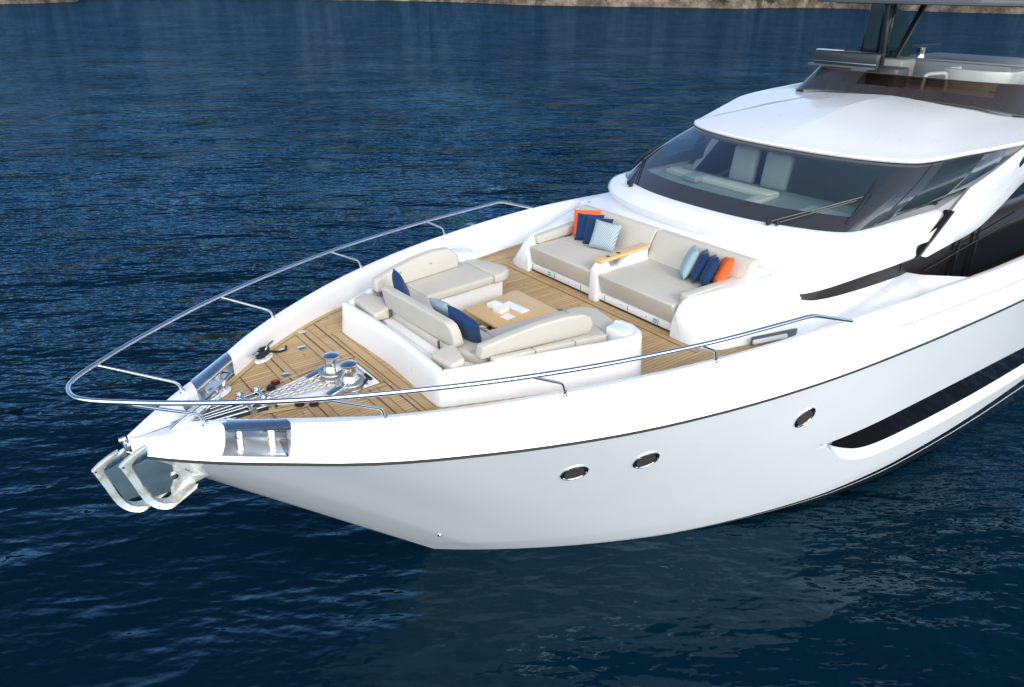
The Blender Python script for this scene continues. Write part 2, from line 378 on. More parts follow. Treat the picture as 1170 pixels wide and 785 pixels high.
def shore():
    base = [(520, -160), (430, 20), (392, 95), (381, 129), (372, 144), (384, 190), (388, 232), (350, 236), (317, 229), (296, 262), (252, 312), (262, 380), (235, 450), (150, 500), (75, 470), (62, 400), (41, 360), (20, 347), (-2, 372), (-60, 420), (-170, 430), (-330, 400), (-520, 330)]
    P = cr_pts([(x, y, 0) for x, y in base], 14); rows = []
    hs = [(-8, -3), (0, -.6), (1.2, 1.2), (3, 4), (6, 7), (11, 10), (18, 14), (30, 19), (50, 27), (85, 38), (140, 52), (230, 66)]
    cen = Vector((60, 80, 0))
    for i, p in enumerate(P):
        out = (p-cen).normalized(); row = []
        hh = .75+.5*noise.noise(p*.012)
        for d, z in hs:
            q = p+out*d; a = .3+.05*min(d, 60)
            w = Vector((noise.noise(q*.07+Vector((0, 0, z*.1))), noise.noise(q*.07+Vector((9, 3, z*.1))), noise.noise(q*.05+Vector((4, 9, 0)))))
            q = q+w*min(7, 1.2+d*.25)+Vector((noise.noise(q*.3), noise.noise(q*.3+Vector((5, 5, 5))), noise.noise(q*.3+Vector((1, 7, 5)))*.8))*1.3
            q.z = z*hh+(q.z if z > 2 else min(q.z, .4) if z > 0 else -1.5)*.8
            row.append(q)
        rows.append(row)
    o = obj('rocky_shore', grid(rows), 'rock', smooth=True, angle=30, kind='structure', label='pale brown rocky shore with scrub far behind the yacht')
shore()

# ------------------------------------------------------------------ the yacht
Y = empty('yacht', (0, 0, 0), label='large white motor yacht with teak foredeck lounge, seen over the bow', cat='yacht')
DZ = 2.983
fzr = lambda x: 2.9-.018*x
fyr = spl([-.05, -.015, .135, .287, .597, 1.107, 1.692, 2.112, 2.58, 3.025, 3.512, 3.882, 4.365, 4.896, 5.472, 6.111, 6.849, 7.653, 8.461, 9.265, 11.67, 15, 24],
          [0, .056, .223, .374, .646, 1.034, 1.45, 1.69, 1.915, 2.114, 2.305, 2.435, 2.58, 2.712, 2.835, 2.945, 3.045, 3.125, 3.185, 3.236, 3.335, 3.38, 3.3])
fyw = spl([3.18, 3.25, 3.5, 4.18, 5.23, 5.95, 7.21, 8.72, 10.21, 13.1, 16, 24], [0, .06, .26, .74, 1.36, 1.71, 2.2, 2.64, 2.88, 3.08, 3.15, 3.1])
fyD = spl([0, .2, .44, .67, 1.17, 1.53, 2.1, 3.3, 4.95, 7.2, 9.3, 11.3, 14, 24], [.035, .19, .36, .49, .86, 1.15, 1.51, 2.08, 2.58, 2.95, 3.08, 3.14, 3.17, 3.1])
fzD = spl([0, .2, .44, .67, 1.17, 1.53, 2.1, 3.3, 4.95, 7.2, 9.3, 11.3, 14, 24], [3.06, 3.09, 3.13, 3.17, 3.21, 3.235, 3.27, 3.33, 3.375, 3.405, 3.36, 3.29, 3.24, 3.2])
fyE = spl([0, .2, .48, .7, 1.25, 1.97, 2.82, 3.6, 4.45, 5.56, 7.2, 9.3, 11.3, 24], [.012, .05, .14, .31, .76, 1.31, 1.77, 2.08, 2.35, 2.62, 2.86, 2.98, 3.02, 3.0])
fyG = spl([0, .3, .5, .71, 1.11, 1.79, 2.85, 5.49, 6.57, 8, 10, 24], [.01, .03, .10, .27, .64, 1.19, 1.77, 2.32, 2.51, 2.66, 2.78, 2.8])
def zE(x): return fzD(x)-.028
XS0 = -.05; XE = 24.0; XW0 = 3.18
def hull_pt(xs, t):
    """t = 1 at the rub rail, 0 at the waterline, < 0 below; the ruling leans with the stem"""
    f = (xs-XS0)/(XE-XS0); xw = XW0+f*(XE-XW0); zr = fzr(xs); yr = fyr(xs); yw = fyw(xw)
    if t < 0:
        return (xw-t*1.3*(1-min(1, f*4)), yw*(1+t*.6), t*1.2)
    zc = .055+.02*f*0; 
    x = xs+(xw-xs)*(1-t); z = zr*t
    fl = .22*math.exp(-((xs-2.6)/3.2)**2)+.05          # flare: hollow in the topsides
    tc = .36/zr; lw = .05*min(1, max(0, (xs+.05)*1.5))
    g = max(0, (t-tc)/(1-tc))
    y = yw+lw*min(t/tc, 1)+(yr-yw-lw)*(g-fl*g*(1-g)*1.15)
    return (x, y, z)
# inverse: half-breadth at (x, z)
def hull_y(x, z):
    t = z/2.85; 
    for _ in range(6):
        # find xs such that lerp gives x
        a, b = XS0, XE
        for _ in range(40):
            mid = (a+b)/2
            if hull_pt(mid, t)[0] < x: a = mid
            else: b = mid
        p = hull_pt((a+b)/2, t); t += (z-p[2])/2.85
    return p[1]
# topside window recess
WIN_TOP = spl([7.6, 8.16, 8.7, 9.3, 10.24, 11.45, 12.9, 15, 18, 22], [1.47, 1.49, 1.515, 1.54, 1.555, 1.545, 1.49, 1.38, 1.25, 1.1])
WLO = spl([7.6, 7.9, 8.3, 8.65, 9.0, 9.5, 10.2, 11.3, 13.9, 18, 22], [1.465, 1.27, 1.07, .94, .885, .87, .87, .87, .86, .8, .7])
NOREC = False
def recess(x, z):
    if x < 6.9 or z < .3 or NOREC: return 0
    up = WIN_TOP(max(x, 7.6)); lo = WLO(max(x, 7.6)); d = .10*min(1, max(0, (x-7.5)/.4))
    if z > up: return 0
    bev = .15
    if z >= lo: return d
    if z > lo-bev: return d*(z-(lo-bev))/bev
    return 0
def hull():
    us = list(np.linspace(0, 1, 40)**1.8*1.4) + list(np.linspace(1.45, 6.4, 56)) + list(np.linspace(6.45, 16.5, 200)) + list(np.linspace(16.7, XE, 30))
    ts0 = [-.45, -.2, -.05, 0, .03, .06, .09, .115, .124, .128, .14, .16, .18]
    half = []
    for xs in us:
        x0 = XS0+xs if xs < .05 else xs
        if not xs: x0 = XS0
        zr = fzr(x0); xl = hull_pt(x0, 0)[0]
        def at(fz, t=.5):
            for _ in range(6): t = fz(max(7.6, x0+(xl-x0)*(1-t)))/zr
            return t
        up = at(WIN_TOP); lo = at(WLO); lo = min(lo, up-.004); bv = at(lambda x: WLO(x)-.03-.13*max(0, min(1, (x-7.6)/.5)))
        tt = ts0+list(np.linspace(.2, bv-.01, 14))+[bv]+list(np.linspace(bv, lo, 6)[1:])+list(np.linspace(lo, up, 10)[1:-1])+[up-.0015, up+.0015]+list(np.linspace(up+.02, 1, 26))
        row = []
        for t in tt:
            p = hull_pt(x0, t); xr = p[0]
            d_ = 0
            if xr > 7.5:
                dd = .10*min(1, (xr-7.5)/.4)
                if lo <= t < up: d_ = dd
                elif bv < t < lo: d_ = dd*(t-bv)/(lo-bv)
            row.append((xr, max(p[1]-d_, 0), p[2]))
        half.append(row)
    g = grid(half); obj('hull', fixn(*both(g)), 'hull', Y, angle=28)
hull()
def strip_on_hull(xs, lo, hi, off, rows=6):
    """sheet following the topsides between two height curves, pushed out by off"""
    out = []
    for x in xs:
        a, b = lo(x), hi(x); r_ = []
        for j in range(rows+1):
            z = a+(b-a)*j/rows; r_.append((x, -(hull_y(x, z)-recess(x, (a+b)/2)+off), z))
        out.append(r_)
    return grid(out)
def hull_windows():
    xs = [7.62, 7.7, 7.8, 7.9, 8.0]+list(np.linspace(8.1, 16.5, 70))
    g = strip_on_hull(xs, lambda x: WLO(x)+.004, lambda x: WIN_TOP(x)-.004, .012)
    obj('hull_window', g, 'bglass', Y, label='long black hull window blade near the waterline')
    obj('hull_window', mirror(g), 'bglass', Y)
hull_windows()
# rub rail: steel strip over a black fender
def rubrail():
    def path(dz, dy): return [(x, s*(fyr(x)+dy), fzr(x)+dz) for s in (1,) for x in [0]]
    pts = []
    xs = [XE]+list(np.linspace(16, 1.5, 60))+list(np.linspace(1.4, .02, 24))
    right = [(x, fyr(x), fzr(x)) for x in xs]; left = [(x, -fyr(x), fzr(x)) for x in xs[::-1]]
    full = right+[(-.045, 0, 2.9)]+left
    def off(dy, dz, r_, nm, mt):
        q = []
        for i, p in enumerate(full):
            a = Vector(full[max(i-1, 0)]); b = Vector(full[min(i+1, len(full)-1)]); t = (b-a).normalized(); n_ = Vector((-t.y, t.x, 0)).normalized()
            c = Vector(p)-n_*dy*-1
            q.append(Vector(p)+n_*(-dy)+Vector((0, 0, dz)))
        obj(nm, tube(q, r_, 8), mt, RB)
    RB = empty('rub_rail', (0, 0, 0), Y)
    off(-.010, -.008, .015, 'rubber_fender', 'rubber'); off(-.010, .018, .013, 'steel_strip', 'rail')
rubrail()

FX0, FX1 = .73, 1.22          # fairlead opening in the bulwark, each side
def bul_sec(x):
    win = max(0, min(1, (x-.35)/.3))*max(0, min(1, (1.75-x)/.45))
    if win <= 0: return bul_raw(x)
    base = bul_raw(x); zt, zb = base[6][2], base[0][2]; out = []
    for j, p in enumerate(base):
        if 1 <= j <= 6:
            dx_ = -.125*win*(zt-p[2])/(zt-zb); out.append(bul_raw(x+dx_)[j])
        else: out.append(p)
    return out
def bul_raw(x):
    yr, zr, yD, zD, yE, zE_, yG = fyr(x), fzr(x), fyD(x), fzD(x), fyE(x), zE(x), fyG(x)
    yD = min(yD, yr-.01) if x > .05 else yD
    P = [(yr, zr+.02)]
    P.append((yr-.006-.02*(yr-yD), zr+.075))
    for t in (.3, .55, .78, .92):                       # outer face rises and rolls in
        P.append((yr+(yD-yr)*(t**2.2)*.92-.004, zr+(zD-zr)*(t**.82)*.985))
    P.append((yD, zD)); P.append((.5*(yD+yE), zD-.002)); 
    P.append((yE+.02*min(1, x*3), zE_+.01)); P.append((yE, zE_-.012)); P.append((yE*.985+yG*.015-.006*min(1, x*3), zE_-.05))
    for t in (.4, .75, .95): P.append((yE+(yG-yE)*(t**.9), zE_-.05+(DZ-zE_+.05)*t))
    P.append((yG-.0, DZ-.03))
    return [(x, y, z) for y, z in P]
BX = [0.0, .03, .07, .12, .18, .25, .33, .42, .52, .6, .66, FX0]+list(np.linspace(FX0, FX1, 9)[1:])+list(np.linspace(1.3, 12.0, 100))
def bulwark():
    rows = [bul_sec(x) for x in BX]; v, f = grid(rows); n = len(rows[0]); ff = []
    a = BX.index(FX0); b = BX.index(FX1) if FX1 in BX else a+8
    for i in range(len(rows)-1):
        for j in range(n-1):
            cut = a <= i < b and (1 <= j <= 12)
            if not cut: ff.append((i*n+j, i*n+j+1, (i+1)*n+j+1, (i+1)*n+j))
    # bow tip cap
    obj('bulwark', fixn(*both((v, ff))), 'gel', Y, angle=35)
    # aft bulwark cap (past the seam) a touch higher
    xs = list(np.linspace(12.06, XE, 40)); rows = []
    for x in xs:
        s = bul_sec(x); rows.append([(p[0], p[1]+(.012 if 3 < i < 11 else 0), p[2]+(.03 if 3 < i < 11 else 0)) for i, p in enumerate(s)])
    obj('bulwark', fixn(*both(grid(rows))), 'gel', Y, angle=35)
    rows = [[(x, p[1]-.01, p[2]-.01) for p in bul_sec(x)] for x in (11.95, 12.1)]
    g = grid(rows); obj('bulwark_seam', fixn(*g), 'caulk', Y); obj('bulwark_seam', fixn(*mirror(g)), 'caulk', Y)
    for s in (1, -1): obj('moulding_seam', tube([(x, s*(bul_sec(x)[3][1]+.003), bul_sec(x)[3][2]) for x in np.linspace(8.1, 11.9, 40)], .0035, 6), 'grey', Y)
    # fairleads
    for s in (1, -1):
        F = empty('fairlead', (0, 0, 0), Y)
        xs = np.linspace(FX0, FX1, 9)
        S = [bul_sec(float(x)) for x in xs]
        def sg(p, d=0): return (p[0], s*p[1], p[2]+d)
        # polished cover over the crest
        top = [[sg(p, .006) for p in q[5:10]] for q in S]; topd = [[sg((p[0], p[1], p[2]-.02)) for p in q[5:10]] for q in S]
        g1 = grid(top); g2 = grid([r_[::-1] for r_ in topd])
        e1 = ([*[r_[0] for r_ in top], *[r_[0] for r_ in topd]], [(i, i+1, i+10, i+9) for i in range(8)])
        e2 = ([*[r_[-1] for r_ in top], *[r_[-1] for r_ in topd]], [(i, i+1, i+10, i+9) for i in range(8)])
        obj('cover_plate', fixn(*join(g1, g2, e1, e2)), 'mirror' if False else 'steel', F)
        fl = grid([[sg(q[1], .003), sg((q[1][0], q[1][1]*.7+q[12][1]*.3, q[1][2]-.015)), sg((q[1][0], q[1][1]*.3+q[12][1]*.7, q[12][2]-.01)), sg(q[12], .003)] for q in S])
        obj('floor_plate', fixn(*fl), 'satin', F)
        obj('liner', prism([(FX0-.2, s*fyG(FX0)), (FX1+.1, s*fyG(FX1)), (FX1+.1, s*(fyr(FX1)-.05)), (FX0-.2, s*(fyr(FX0-.16)-.06))], DZ-.09, DZ-.035), 'satin', F, smooth=False)
        for q in (S[0], S[-1]):
            obj('end_plate', fixn(*grid([[sg(q[a]), sg(q[b])] for a, b in ((1, 12), (2, 12), (3, 11), (4, 10), (5, 9), (6, 8))])), 'satin', F, smooth=False)
        for fx in (.3, .78):
            i = fx*8; q0 = S[int(i)]; xm = FX0+(FX1-FX0)*fx-.05
            q = bul_raw(xm); yb = q[1][1]*.62+q[12][1]*.38; zb = q[1][2]-.01; yt = q[6][1]*.7+q[9][1]*.3
            obj('roller_post', join(tube([(xm-.02, s*yb, zb), (xm+.03, s*yt, q[6][2]-.015)], .036, 18), tube([(xm, s*(yb*.5+yt*.5), zb+.11), (xm, s*(yb*.5+yt*.5), zb+.118)], .040, 18)), 'steel', F)
bulwark()

# ---- deck
def deck():
    xs = list(np.linspace(.42, 7.2, 60)); rows = []
    for x in xs:
        y = fyG(x)+.03; rows.append([(x, y*t, DZ) for t in np.linspace(-1, 1, 9)])
    D = obj('teak_deck', grid(rows), 'teak', Y, smooth=False)
    # ramps up the side decks, both sides
    rows = []
    for x in np.linspace(6.9, 9.62, 20):
        z = DZ+.006+.29*max(0, min(1, (x-6.95)/2.6))**.8; dxx = max(0, (x-9.2))*1.3
        rows.append([(x, 2.15, z), (x+dxx*.3, 2.55, z), (x+dxx*1.2, 3.02, z)])
    rows.append([(9.62, 2.15, 2.2), (9.78, 2.55, 2.2), (10.25, 3.02, 2.2)]);
    for g in (grid(rows), mirror(grid(rows))): obj('side_deck_ramp', fixn(*g), 'gel', Y, angle=25)
    rows = [[(x, y, 2.2) for y in (2.2, 2.9)] for x in (9.7, 15, 23)]
    for g in (grid(rows), mirror(grid(rows))): obj('side_deck', g, 'teak', Y)
    # margin and king boards laid 4 mm proud, edged in caulk
    def board(nm, poly, mt, z=DZ+.004, edge=.009):
        cx = sum(p[0] for p in poly)/len(poly); cy = sum(p[1] for p in poly)/len(poly)
        big = [(cx+(x-cx)*(1+edge/max(.05, math.hypot(x-cx, y-cy))), cy+(y-cy)*(1+edge/max(.05, math.hypot(x-cx, y-cy))), z-.002) for x, y in poly]
        obj('caulk_line', (big, [tuple(range(len(poly)))]), 'caulk', D, smooth=False)
        obj(nm, ([(x, y, z) for x, y in poly], [tuple(range(len(poly)))]), mt, D, smooth=False)
    def stripb(nm, path, w, mt, z=DZ+.004):
        P = [Vector((a, b, 0)) for a, b in path]; L_, R_ = [], []
        for i, p in enumerate(P):
            t = (P[min(i+1, len(P)-1)]-P[max(i-1, 0)]).normalized(); n_ = Vector((-t.y, t.x, 0)); L_.append(p+n_*w/2); R_.append(p-n_*w/2)
        for ww, zz, mm, nn in ((1.0, z, mt, nm),):
            obj(nn, grid([[(a.x, a.y, zz), (b.x, b.y, zz)] for a, b in zip(L_, R_)]), mm, D, smooth=False)
        for E_ in (L_, R_):
            a = []
            for i, p in enumerate(E_):
                t = (E_[min(i+1, len(E_)-1)]-E_[max(i-1, 0)]).normalized(); n_ = Vector((-t.y, t.x, 0)); a.append([(p+n_*.0028)[:2]+(z+.0015,), (p-n_*.0028)[:2]+(z+.0015,)])
            obj('caulk_line', grid(a), 'caulk', D, smooth=False)
    # border board along each bulwark
    for s in (1, -1):
        stripb('margin_board', [(x, s*(fyG(x)-.03)) for x in np.linspace(.8, 6.9, 40)], .09, 'board')
    # cross boards ahead of the lounge: a pair athwart
    for x0, w in ((2.20, .085), (2.30, .085)):
        for s in (1, -1): stripb('cross_board', [(x0, s*.40*(1 if x0 < 9 else 1)), (x0+.0, s*(1.36 if x0 < 2.25 else 1.40))], w, 'boardT', DZ+.007)
    stripb('cross_board', [(2.47, -1.5), (2.47, 1.5)], .007, 'caulk', DZ+.006)
    stripb('cross_board', [(2.585, -1.12), (2.585, 1.12)], .11, 'boardT', DZ+.007)
    for s in (1, -1):
        for dx_ in (0, .1): stripb('cross_board', [(1.63+dx_, s*.26), (1.63+dx_, s*(fyG(1.63+dx_)-.1))], .09, 'boardT', DZ+.007)
        stripb('margin_board', [(1.18, s*.2), (1.62, s*.33), (2.1, s*.40), (2.46, s*.40)], .07, 'board', DZ+.008)
        stripb('caulk_line', [(1.25, s*.18), (1.25, s*(fyG(1.25)-.08))], .006, 'caulk', DZ+.006)
    stripb('cross_board', [(2.46, -.34), (2.46, .34)], .05, 'boardT', DZ+.0085)
    # board around the aft sofa foot
    stripb('cross_board', [(5.80, -1.9), (5.80, 1.9)], .085, 'boardT', DZ+.006)
    # recessed white windlass tray
    tray = [(1.22, -.05), (1.55, -.22), (2.05, -.36), (2.42, -.33), (2.42, .33), (2.05, .34), (1.55, .20), (1.22, .1)]
    obj('windlass_tray', prism(tray, DZ-.02, DZ+.013, .004, 2), 'gel', D)
    # small round deck fittings
    for x, y in ((1.67, .42), (2.12, -.50), (2.08, .95), (5.35, -.55), (5.30, .02), (1.88, 1.02), (5.3, 1.9), (2.25, 1.35)):
        obj('deck_plate', lathe([(.0, 0), (.052, 0), (.052, .004), (.045, .007), (.0, .007)], (x, y, DZ+.009), 20), 'steel', D)
    for x, y, c in ((1.51, .30, 'red'), (1.43, .22, 'black'), (1.54, -.28, 'black'), (1.66, -.36, 'red')):
        B = obj('foot_switch', lathe([(0, 0), (.05, 0), (.048, .02), (.036, .028), (0, .028)], (x, y, DZ+.012), 20), 'black', D)
        obj('button', lathe([(0, 0), (.026, 0), (.024, .012), (0, .014)], (x, y, DZ+.038), 16), c if c == 'red' else 'rubber', B)
deck()

# ---- mooring cleats
def cleat(x, y, ang, name='mooring_cleat'):
    c = empty(name, (x, y, DZ+.004), Y); c.rotation_euler = (0, 0, ang)
    ring = [(.14*math.cos(a), .075*math.sin(a)) for a in np.linspace(0, 2*PI, 28, endpoint=False)]
    obj('base_plate', prism(ring, 0, .014, .005, 2), 'gel', c)
    for s in (-1, 1):
        obj('horn', tube(cr_pts([(s*.05, 0, .0), (s*.055, 0, .07), (s*.11, 0, .115), (s*.20, 0, .13)], 6), lambda t: .022-.006*t, 12), 'steel', c)
    obj('cross_bar', tube([(-.055, 0, .05), (.055, 0, .05)], .016, 10), 'steel', c)
    return c
for s in (1, -1):
    cleat(1.62, s*.95, s*R(35)); cleat(.98, s*.44, s*R(38))

# ---- windlass
def windlass():
    A = empty('windlass', (0, 0, 0), Y)
    for (x, y, h) in ((2.05, .02, .30), (2.10, -.30, .32)):
        b = empty('capstan', (x, y, DZ+.013), A)
        # depth limit: capstan pieces are sub-parts
        prof = [(0, 0), (.13, 0), (.13, .03), (.115, .05), (.125, .065), (.125, .085), (.09, .10), (.085, .11), (.10, .125), (.085, .15), (.072, .20), (.070, .23), (.085, .26), (.092, .275), (.088, .29), (.06, .305), (.02, .312), (0, .312)]
        bpy.data.objects.remove(b)
        obj('capstan_drum', lathe([(r_, z*h/.30) for r_, z in prof], (x, y, DZ+.013), 36), 'steel', A)
        obj('chain_wheel', lathe([(0, .055), (.15, .055), (.155, .07), (.13, .08), (.13, .09), (.155, .10), (.15, .115), (0, .115)], (x, y, DZ+.013), 24), 'galv', A)
    for x, y in ((1.90, .10), (1.93, -.36)):
        rot = Matrix.Rotation(R(12), 3, 'Z')@Matrix.Rotation(R(-10), 3, 'Y')
        obj('chain_stopper', box((x, y, DZ+.085), (.26, .10, .07), .02, 3, rot), 'steel', A)
        obj('stopper_base', box((x+.02, y, DZ+.035), (.24, .13, .04), .012, 2), 'galv', A)
    obj('band_brake', tube([(2.2, -.40, DZ+.09), (2.24, -.43, DZ+.16)], .018, 10), 'black', A)
    for dy in (.045, -.065, .10): obj('brake_rod', tube([(1.86, dy, DZ+.10), (1.55, dy*.8, DZ+.05)], .008, 8), 'galv', A)
    obj('drain_cap', lathe([(0, 0), (.035, 0), (.03, .012), (0, .014)], (2.27, -.42+.12, DZ+.014), 18), 'steel', A)
windlass()
# chain locker channel and bow rollers down the centreline
def rollers():
    A = empty('anchor_roller_channel', (0, 0, 0), Y)
    g = []
    for x0, z0 in ((1.38, DZ+.012), (.45, DZ+.0), (-.02, 2.96)):
        g.append([(x0, -.19 if x0 > .3 else -.04, z0+.0), (x0, -.18 if x0 > .3 else -.035, z0-.0), (x0, .19 if x0 > .3 else .12, z0)])
    obj('channel_plate', prism([(-.03, -.03), (.45, -.115), (1.36, -.17), (1.36, .21), (.45, .125), (-.03, .03)], DZ-.03, DZ+.010, .003, 2), 'dark', A)
    for y in (-.155, -.05, .015, .09, .19):
        yy = lambda x: y*min(1, .25+x*.62)
        obj('guide_rail', tube([(-.02, yy(0), DZ+.022), (.5, yy(.5), DZ+.035), (1.34, yy(1.3), DZ+.04)], .013, 10), 'steel', A)
    for x in (1.28, 1.1):
        obj('roller', tube([(x, -.19, DZ+.055), (x, .20, DZ+.055)], .022, 12), 'steel', A)
        for y in (-.2, .2, .0): obj('bracket', box((x, y, DZ+.05), (.07, .02, .09), .006, 2), 'steel', A)
    obj('roller', tube([(-.03, -.07, DZ+.0), (-.03, .07, DZ+.0)], .028, 14), 'steel', A)
    obj('bow_bolt', tube([(-.01, .05, 3.03), (-.07, .06, 3.02)], .024, 12), 'galv', A)
rollers()
# anchor chains, each a run of alternating links
def chain(y0, y1, name, lab):
    v = []; n = 17; parts = []
    A = Vector((1.93, y1, DZ+.075)); B = Vector((1.30, y0, DZ+.055)); d = (B-A).normalized(); side = d.cross(Vector((0, 0, 1))); upv = side.cross(d)
    for i in range(n):
        c = A.lerp(B, (i+.5)/n); sgn = (side if i % 2 else upv); w, l = .017, .030
        ring = []
        for j in range(12):
            a = 2*PI*j/12; ring.append(c+d*(l*math.cos(a))+sgn*(w*math.sin(a)))
        parts.append(tube(ring, .0065, 6, closed=True))
    o = obj(name, join(*parts), 'galv', None, label=lab, cat='chain', group='anchor chains on the windlass tray')
chain(.04, .02, 'anchor_chain', 'galvanised anchor chain on the starboard half of the white tray, farther of two')
chain(-.06, -.16, 'anchor_chain', 'galvanised anchor chain on the port half of the white tray, nearer of two')

# ---- anchors
def anchor(y, dx_, dz_, lab):
    A = empty('anchor', (dx_, y, dz_), label=lab, cat='anchor', group='anchors under the bow')
    # shank
    sh = [(.60, .44), (.25, .30), (-.02, .14), (-.26, .045), (-.30, .0), (-.26, -.03), (-.20, -.02), (.02, .06), (.30, .22), (.62, .37)]
    obj('shank', prism([(a, b) for a, b in sh], -.018, .018, .006, 2, axis='y'), 'steel', A)
    # arms: a curved V plate running down from the crown and sweeping aft
    crown = [(-.36, .0), (-.30, -.22), (-.235, -.45), (-.15, -.57), (-.04, -.62), (.06, -.575), (.2, -.50)]
    P = cr_pts([(a, 0, b) for a, b in crown], 3); n = len(P); rows = []
    for i, p in enumerate(P):
        t = i/(n-1); w = .016+.012*math.sin(PI*min(1, t*1.1))+.15*t**2.2; th = .075-.035*t
        inw = Vector((math.cos(.3), 0, .4+.6*t)).normalized()*th
        rows.append([p+Vector((0, -w, .10*t*t)), p+Vector((0, -w*.5, .02*t)), p, p+Vector((0, w*.5, .02*t)), p+Vector((0, w, .10*t*t)), p+Vector((0, w*.8, .10*t*t))+inw, p+inw*1.1, p+Vector((0, -w*.8, .10*t*t))+inw])
    v, f = grid(rows, True); f += [tuple(range(8))[::-1], tuple((n-1)*8+j for j in range(8))]
    obj('fluke', fixn(v, f), 'anchor', A, angle=50)
    # upper arm back to the stock and the polished guard plate between
    obj('brace', prism([(-.37, .0), (-.30, .055), (-.20, .105), (-.11, .14), (-.11, .10), (-.20, .05), (-.26, -.01), (-.28, -.10)], -.022, .022, .008, 2, axis='y'), 'anchor', A)
    obj('guard_plate', prism([(-.28, -.02), (-.12, .115), (.20, .24), (.30, .05), (.20, -.30), (.0, -.44), (-.16, -.44)], -.008, .008, .002, 1, axis='y'), 'mirror', A)
    tip = [(.0, -.50), (.14, -.44), (.38, -.40), (.52, -.335), (.34, -.35), (.22, -.33), (.16, -.26), (.17, -.02), (.07, -.02), (.06, -.30), (.0, -.42)]
    obj('fluke_tip', prism(tip, -.03, .03, .012, 2, axis='y'), 'anchor', A)
    obj('pin', tube([(.06, -.03, -.28), (.06, .03, -.28)], .03, 14), 'steel', A)
    obj('crown_bolt', tube([(-.335, -.03, -.01), (-.335, .03, -.01)], .009, 10), 'black', A)
anchor(.20, .02, 2.71, 'farther of two anchors under the bow, with the lower pale curved fluke')
anchor(-.17, .22, 2.89, 'nearer of two anchors under the bow, with the rust stained fluke tip by the hull')

# ---- pulpit rail
def rail():
    A = empty('pulpit_rail', (0, 0, 0), Y)
    st = [(6.43, 2.88, 3.65), (4.82, 2.62, 3.65), (3.05, 2.14, 3.66), (1.38, 1.41, 3.665), (.45, .82, 3.665), (-.06, .42, 3.665), (-.24, .25, 3.665), (-.33, .10, 3.665)]
    full = st+[(x, -y, z) for x, y, z in st[::-1]]
    P = cr_pts(full, 10)
    P = roundpath([(7.2, 2.95, 3.40), P[0]+Vector((0, 0, 0))]+[P[4]], .12)+P[5:-5]+roundpath([P[-5], P[-1], (7.2, -2.95, 3.40)], .12)
    obj('top_rail', tube(P, .0235, 12), 'rail', A)
    js = [(-.06, .42), (1.38, 1.41), (3.05, 2.14), (4.82, 2.62)]; ft = [(.61, .37, 3.15), (1.94, 1.39, 3.23), (3.48, 2.14, 3.32), (5.15, 2.61, 3.365)]
    for s in (1, -1):
        for (jx, jy), (fx, fy, fz) in zip(js, ft):
            S = roundpath([(jx, s*jy, 3.655), (fx-.03, s*(fy+.0), fz+.13), (fx, s*fy, fz)], .05)
            o = obj('stanchion', tube(S, .0155, 10), 'rail', A)
            obj('foot', join(tube([(fx, s*fy, fz-.01), (fx, s*fy, fz+.045)], .022, 14), tube([(fx, s*fy, fz-.005), (fx, s*fy, fz+.008)], .032, 16)), 'steel', o)
rail()

# ---- portholes
def porthole(x, z, lab=None):
    y = hull_y(x, z); e = .05
    dx_ = (hull_y(x+e, z)-hull_y(x-e, z))/(2*e); dz_ = (hull_y(x, z+e)-hull_y(x, z-e))/(2*e)
    n_ = Vector((-dx_, 1, -dz_)).normalized()
    for s in (1, -1):
        nn = Vector((n_.x, s*n_.y, n_.z)); tx = Vector((1, s*dx_, 0)).normalized(); tz = nn.cross(tx).normalized()
        M3 = Matrix((tx, tz, nn)).transposed()
        if M3.determinant() < 0: M3 = Matrix((tx, -tz, nn)).transposed()
        ov = Matrix(((1.22, 0, 0), (0, 1.28, 0), (0, 0, 1))); c = (x, s*y, z)
        p = obj('porthole', lathe([(.112, .002), (.130, -.01), (.129, .010), (.123, .016), (.116, .014), (.113, .003)], c, 36, M3@ov), 'steel', Y)
        obj('porthole_glass', lathe([(0, .001), (.113, .001), (.113, .004), (0, .004)], c, 36, M3@ov), 'bglass', p)
        obj('inner_ring', lathe([(.075, .0045), (.092, .0045), (.092, .012), (.075, .010)], c, 36, M3@ov), 'brown', p)
for x, z in ((3.77, 2.21), (4.55, 2.215), (6.72, 2.235)): porthole(x, z)

obj('drain_outlet', lathe([(0, 0), (.035, 0), (.03, .02), (.02, .02), (.018, .005), (0, .005)], (2.98, -hull_y(2.98, .72)+.004, .72), 18, Matrix.Rotation(R(90), 3, 'X')), 'steel', Y)
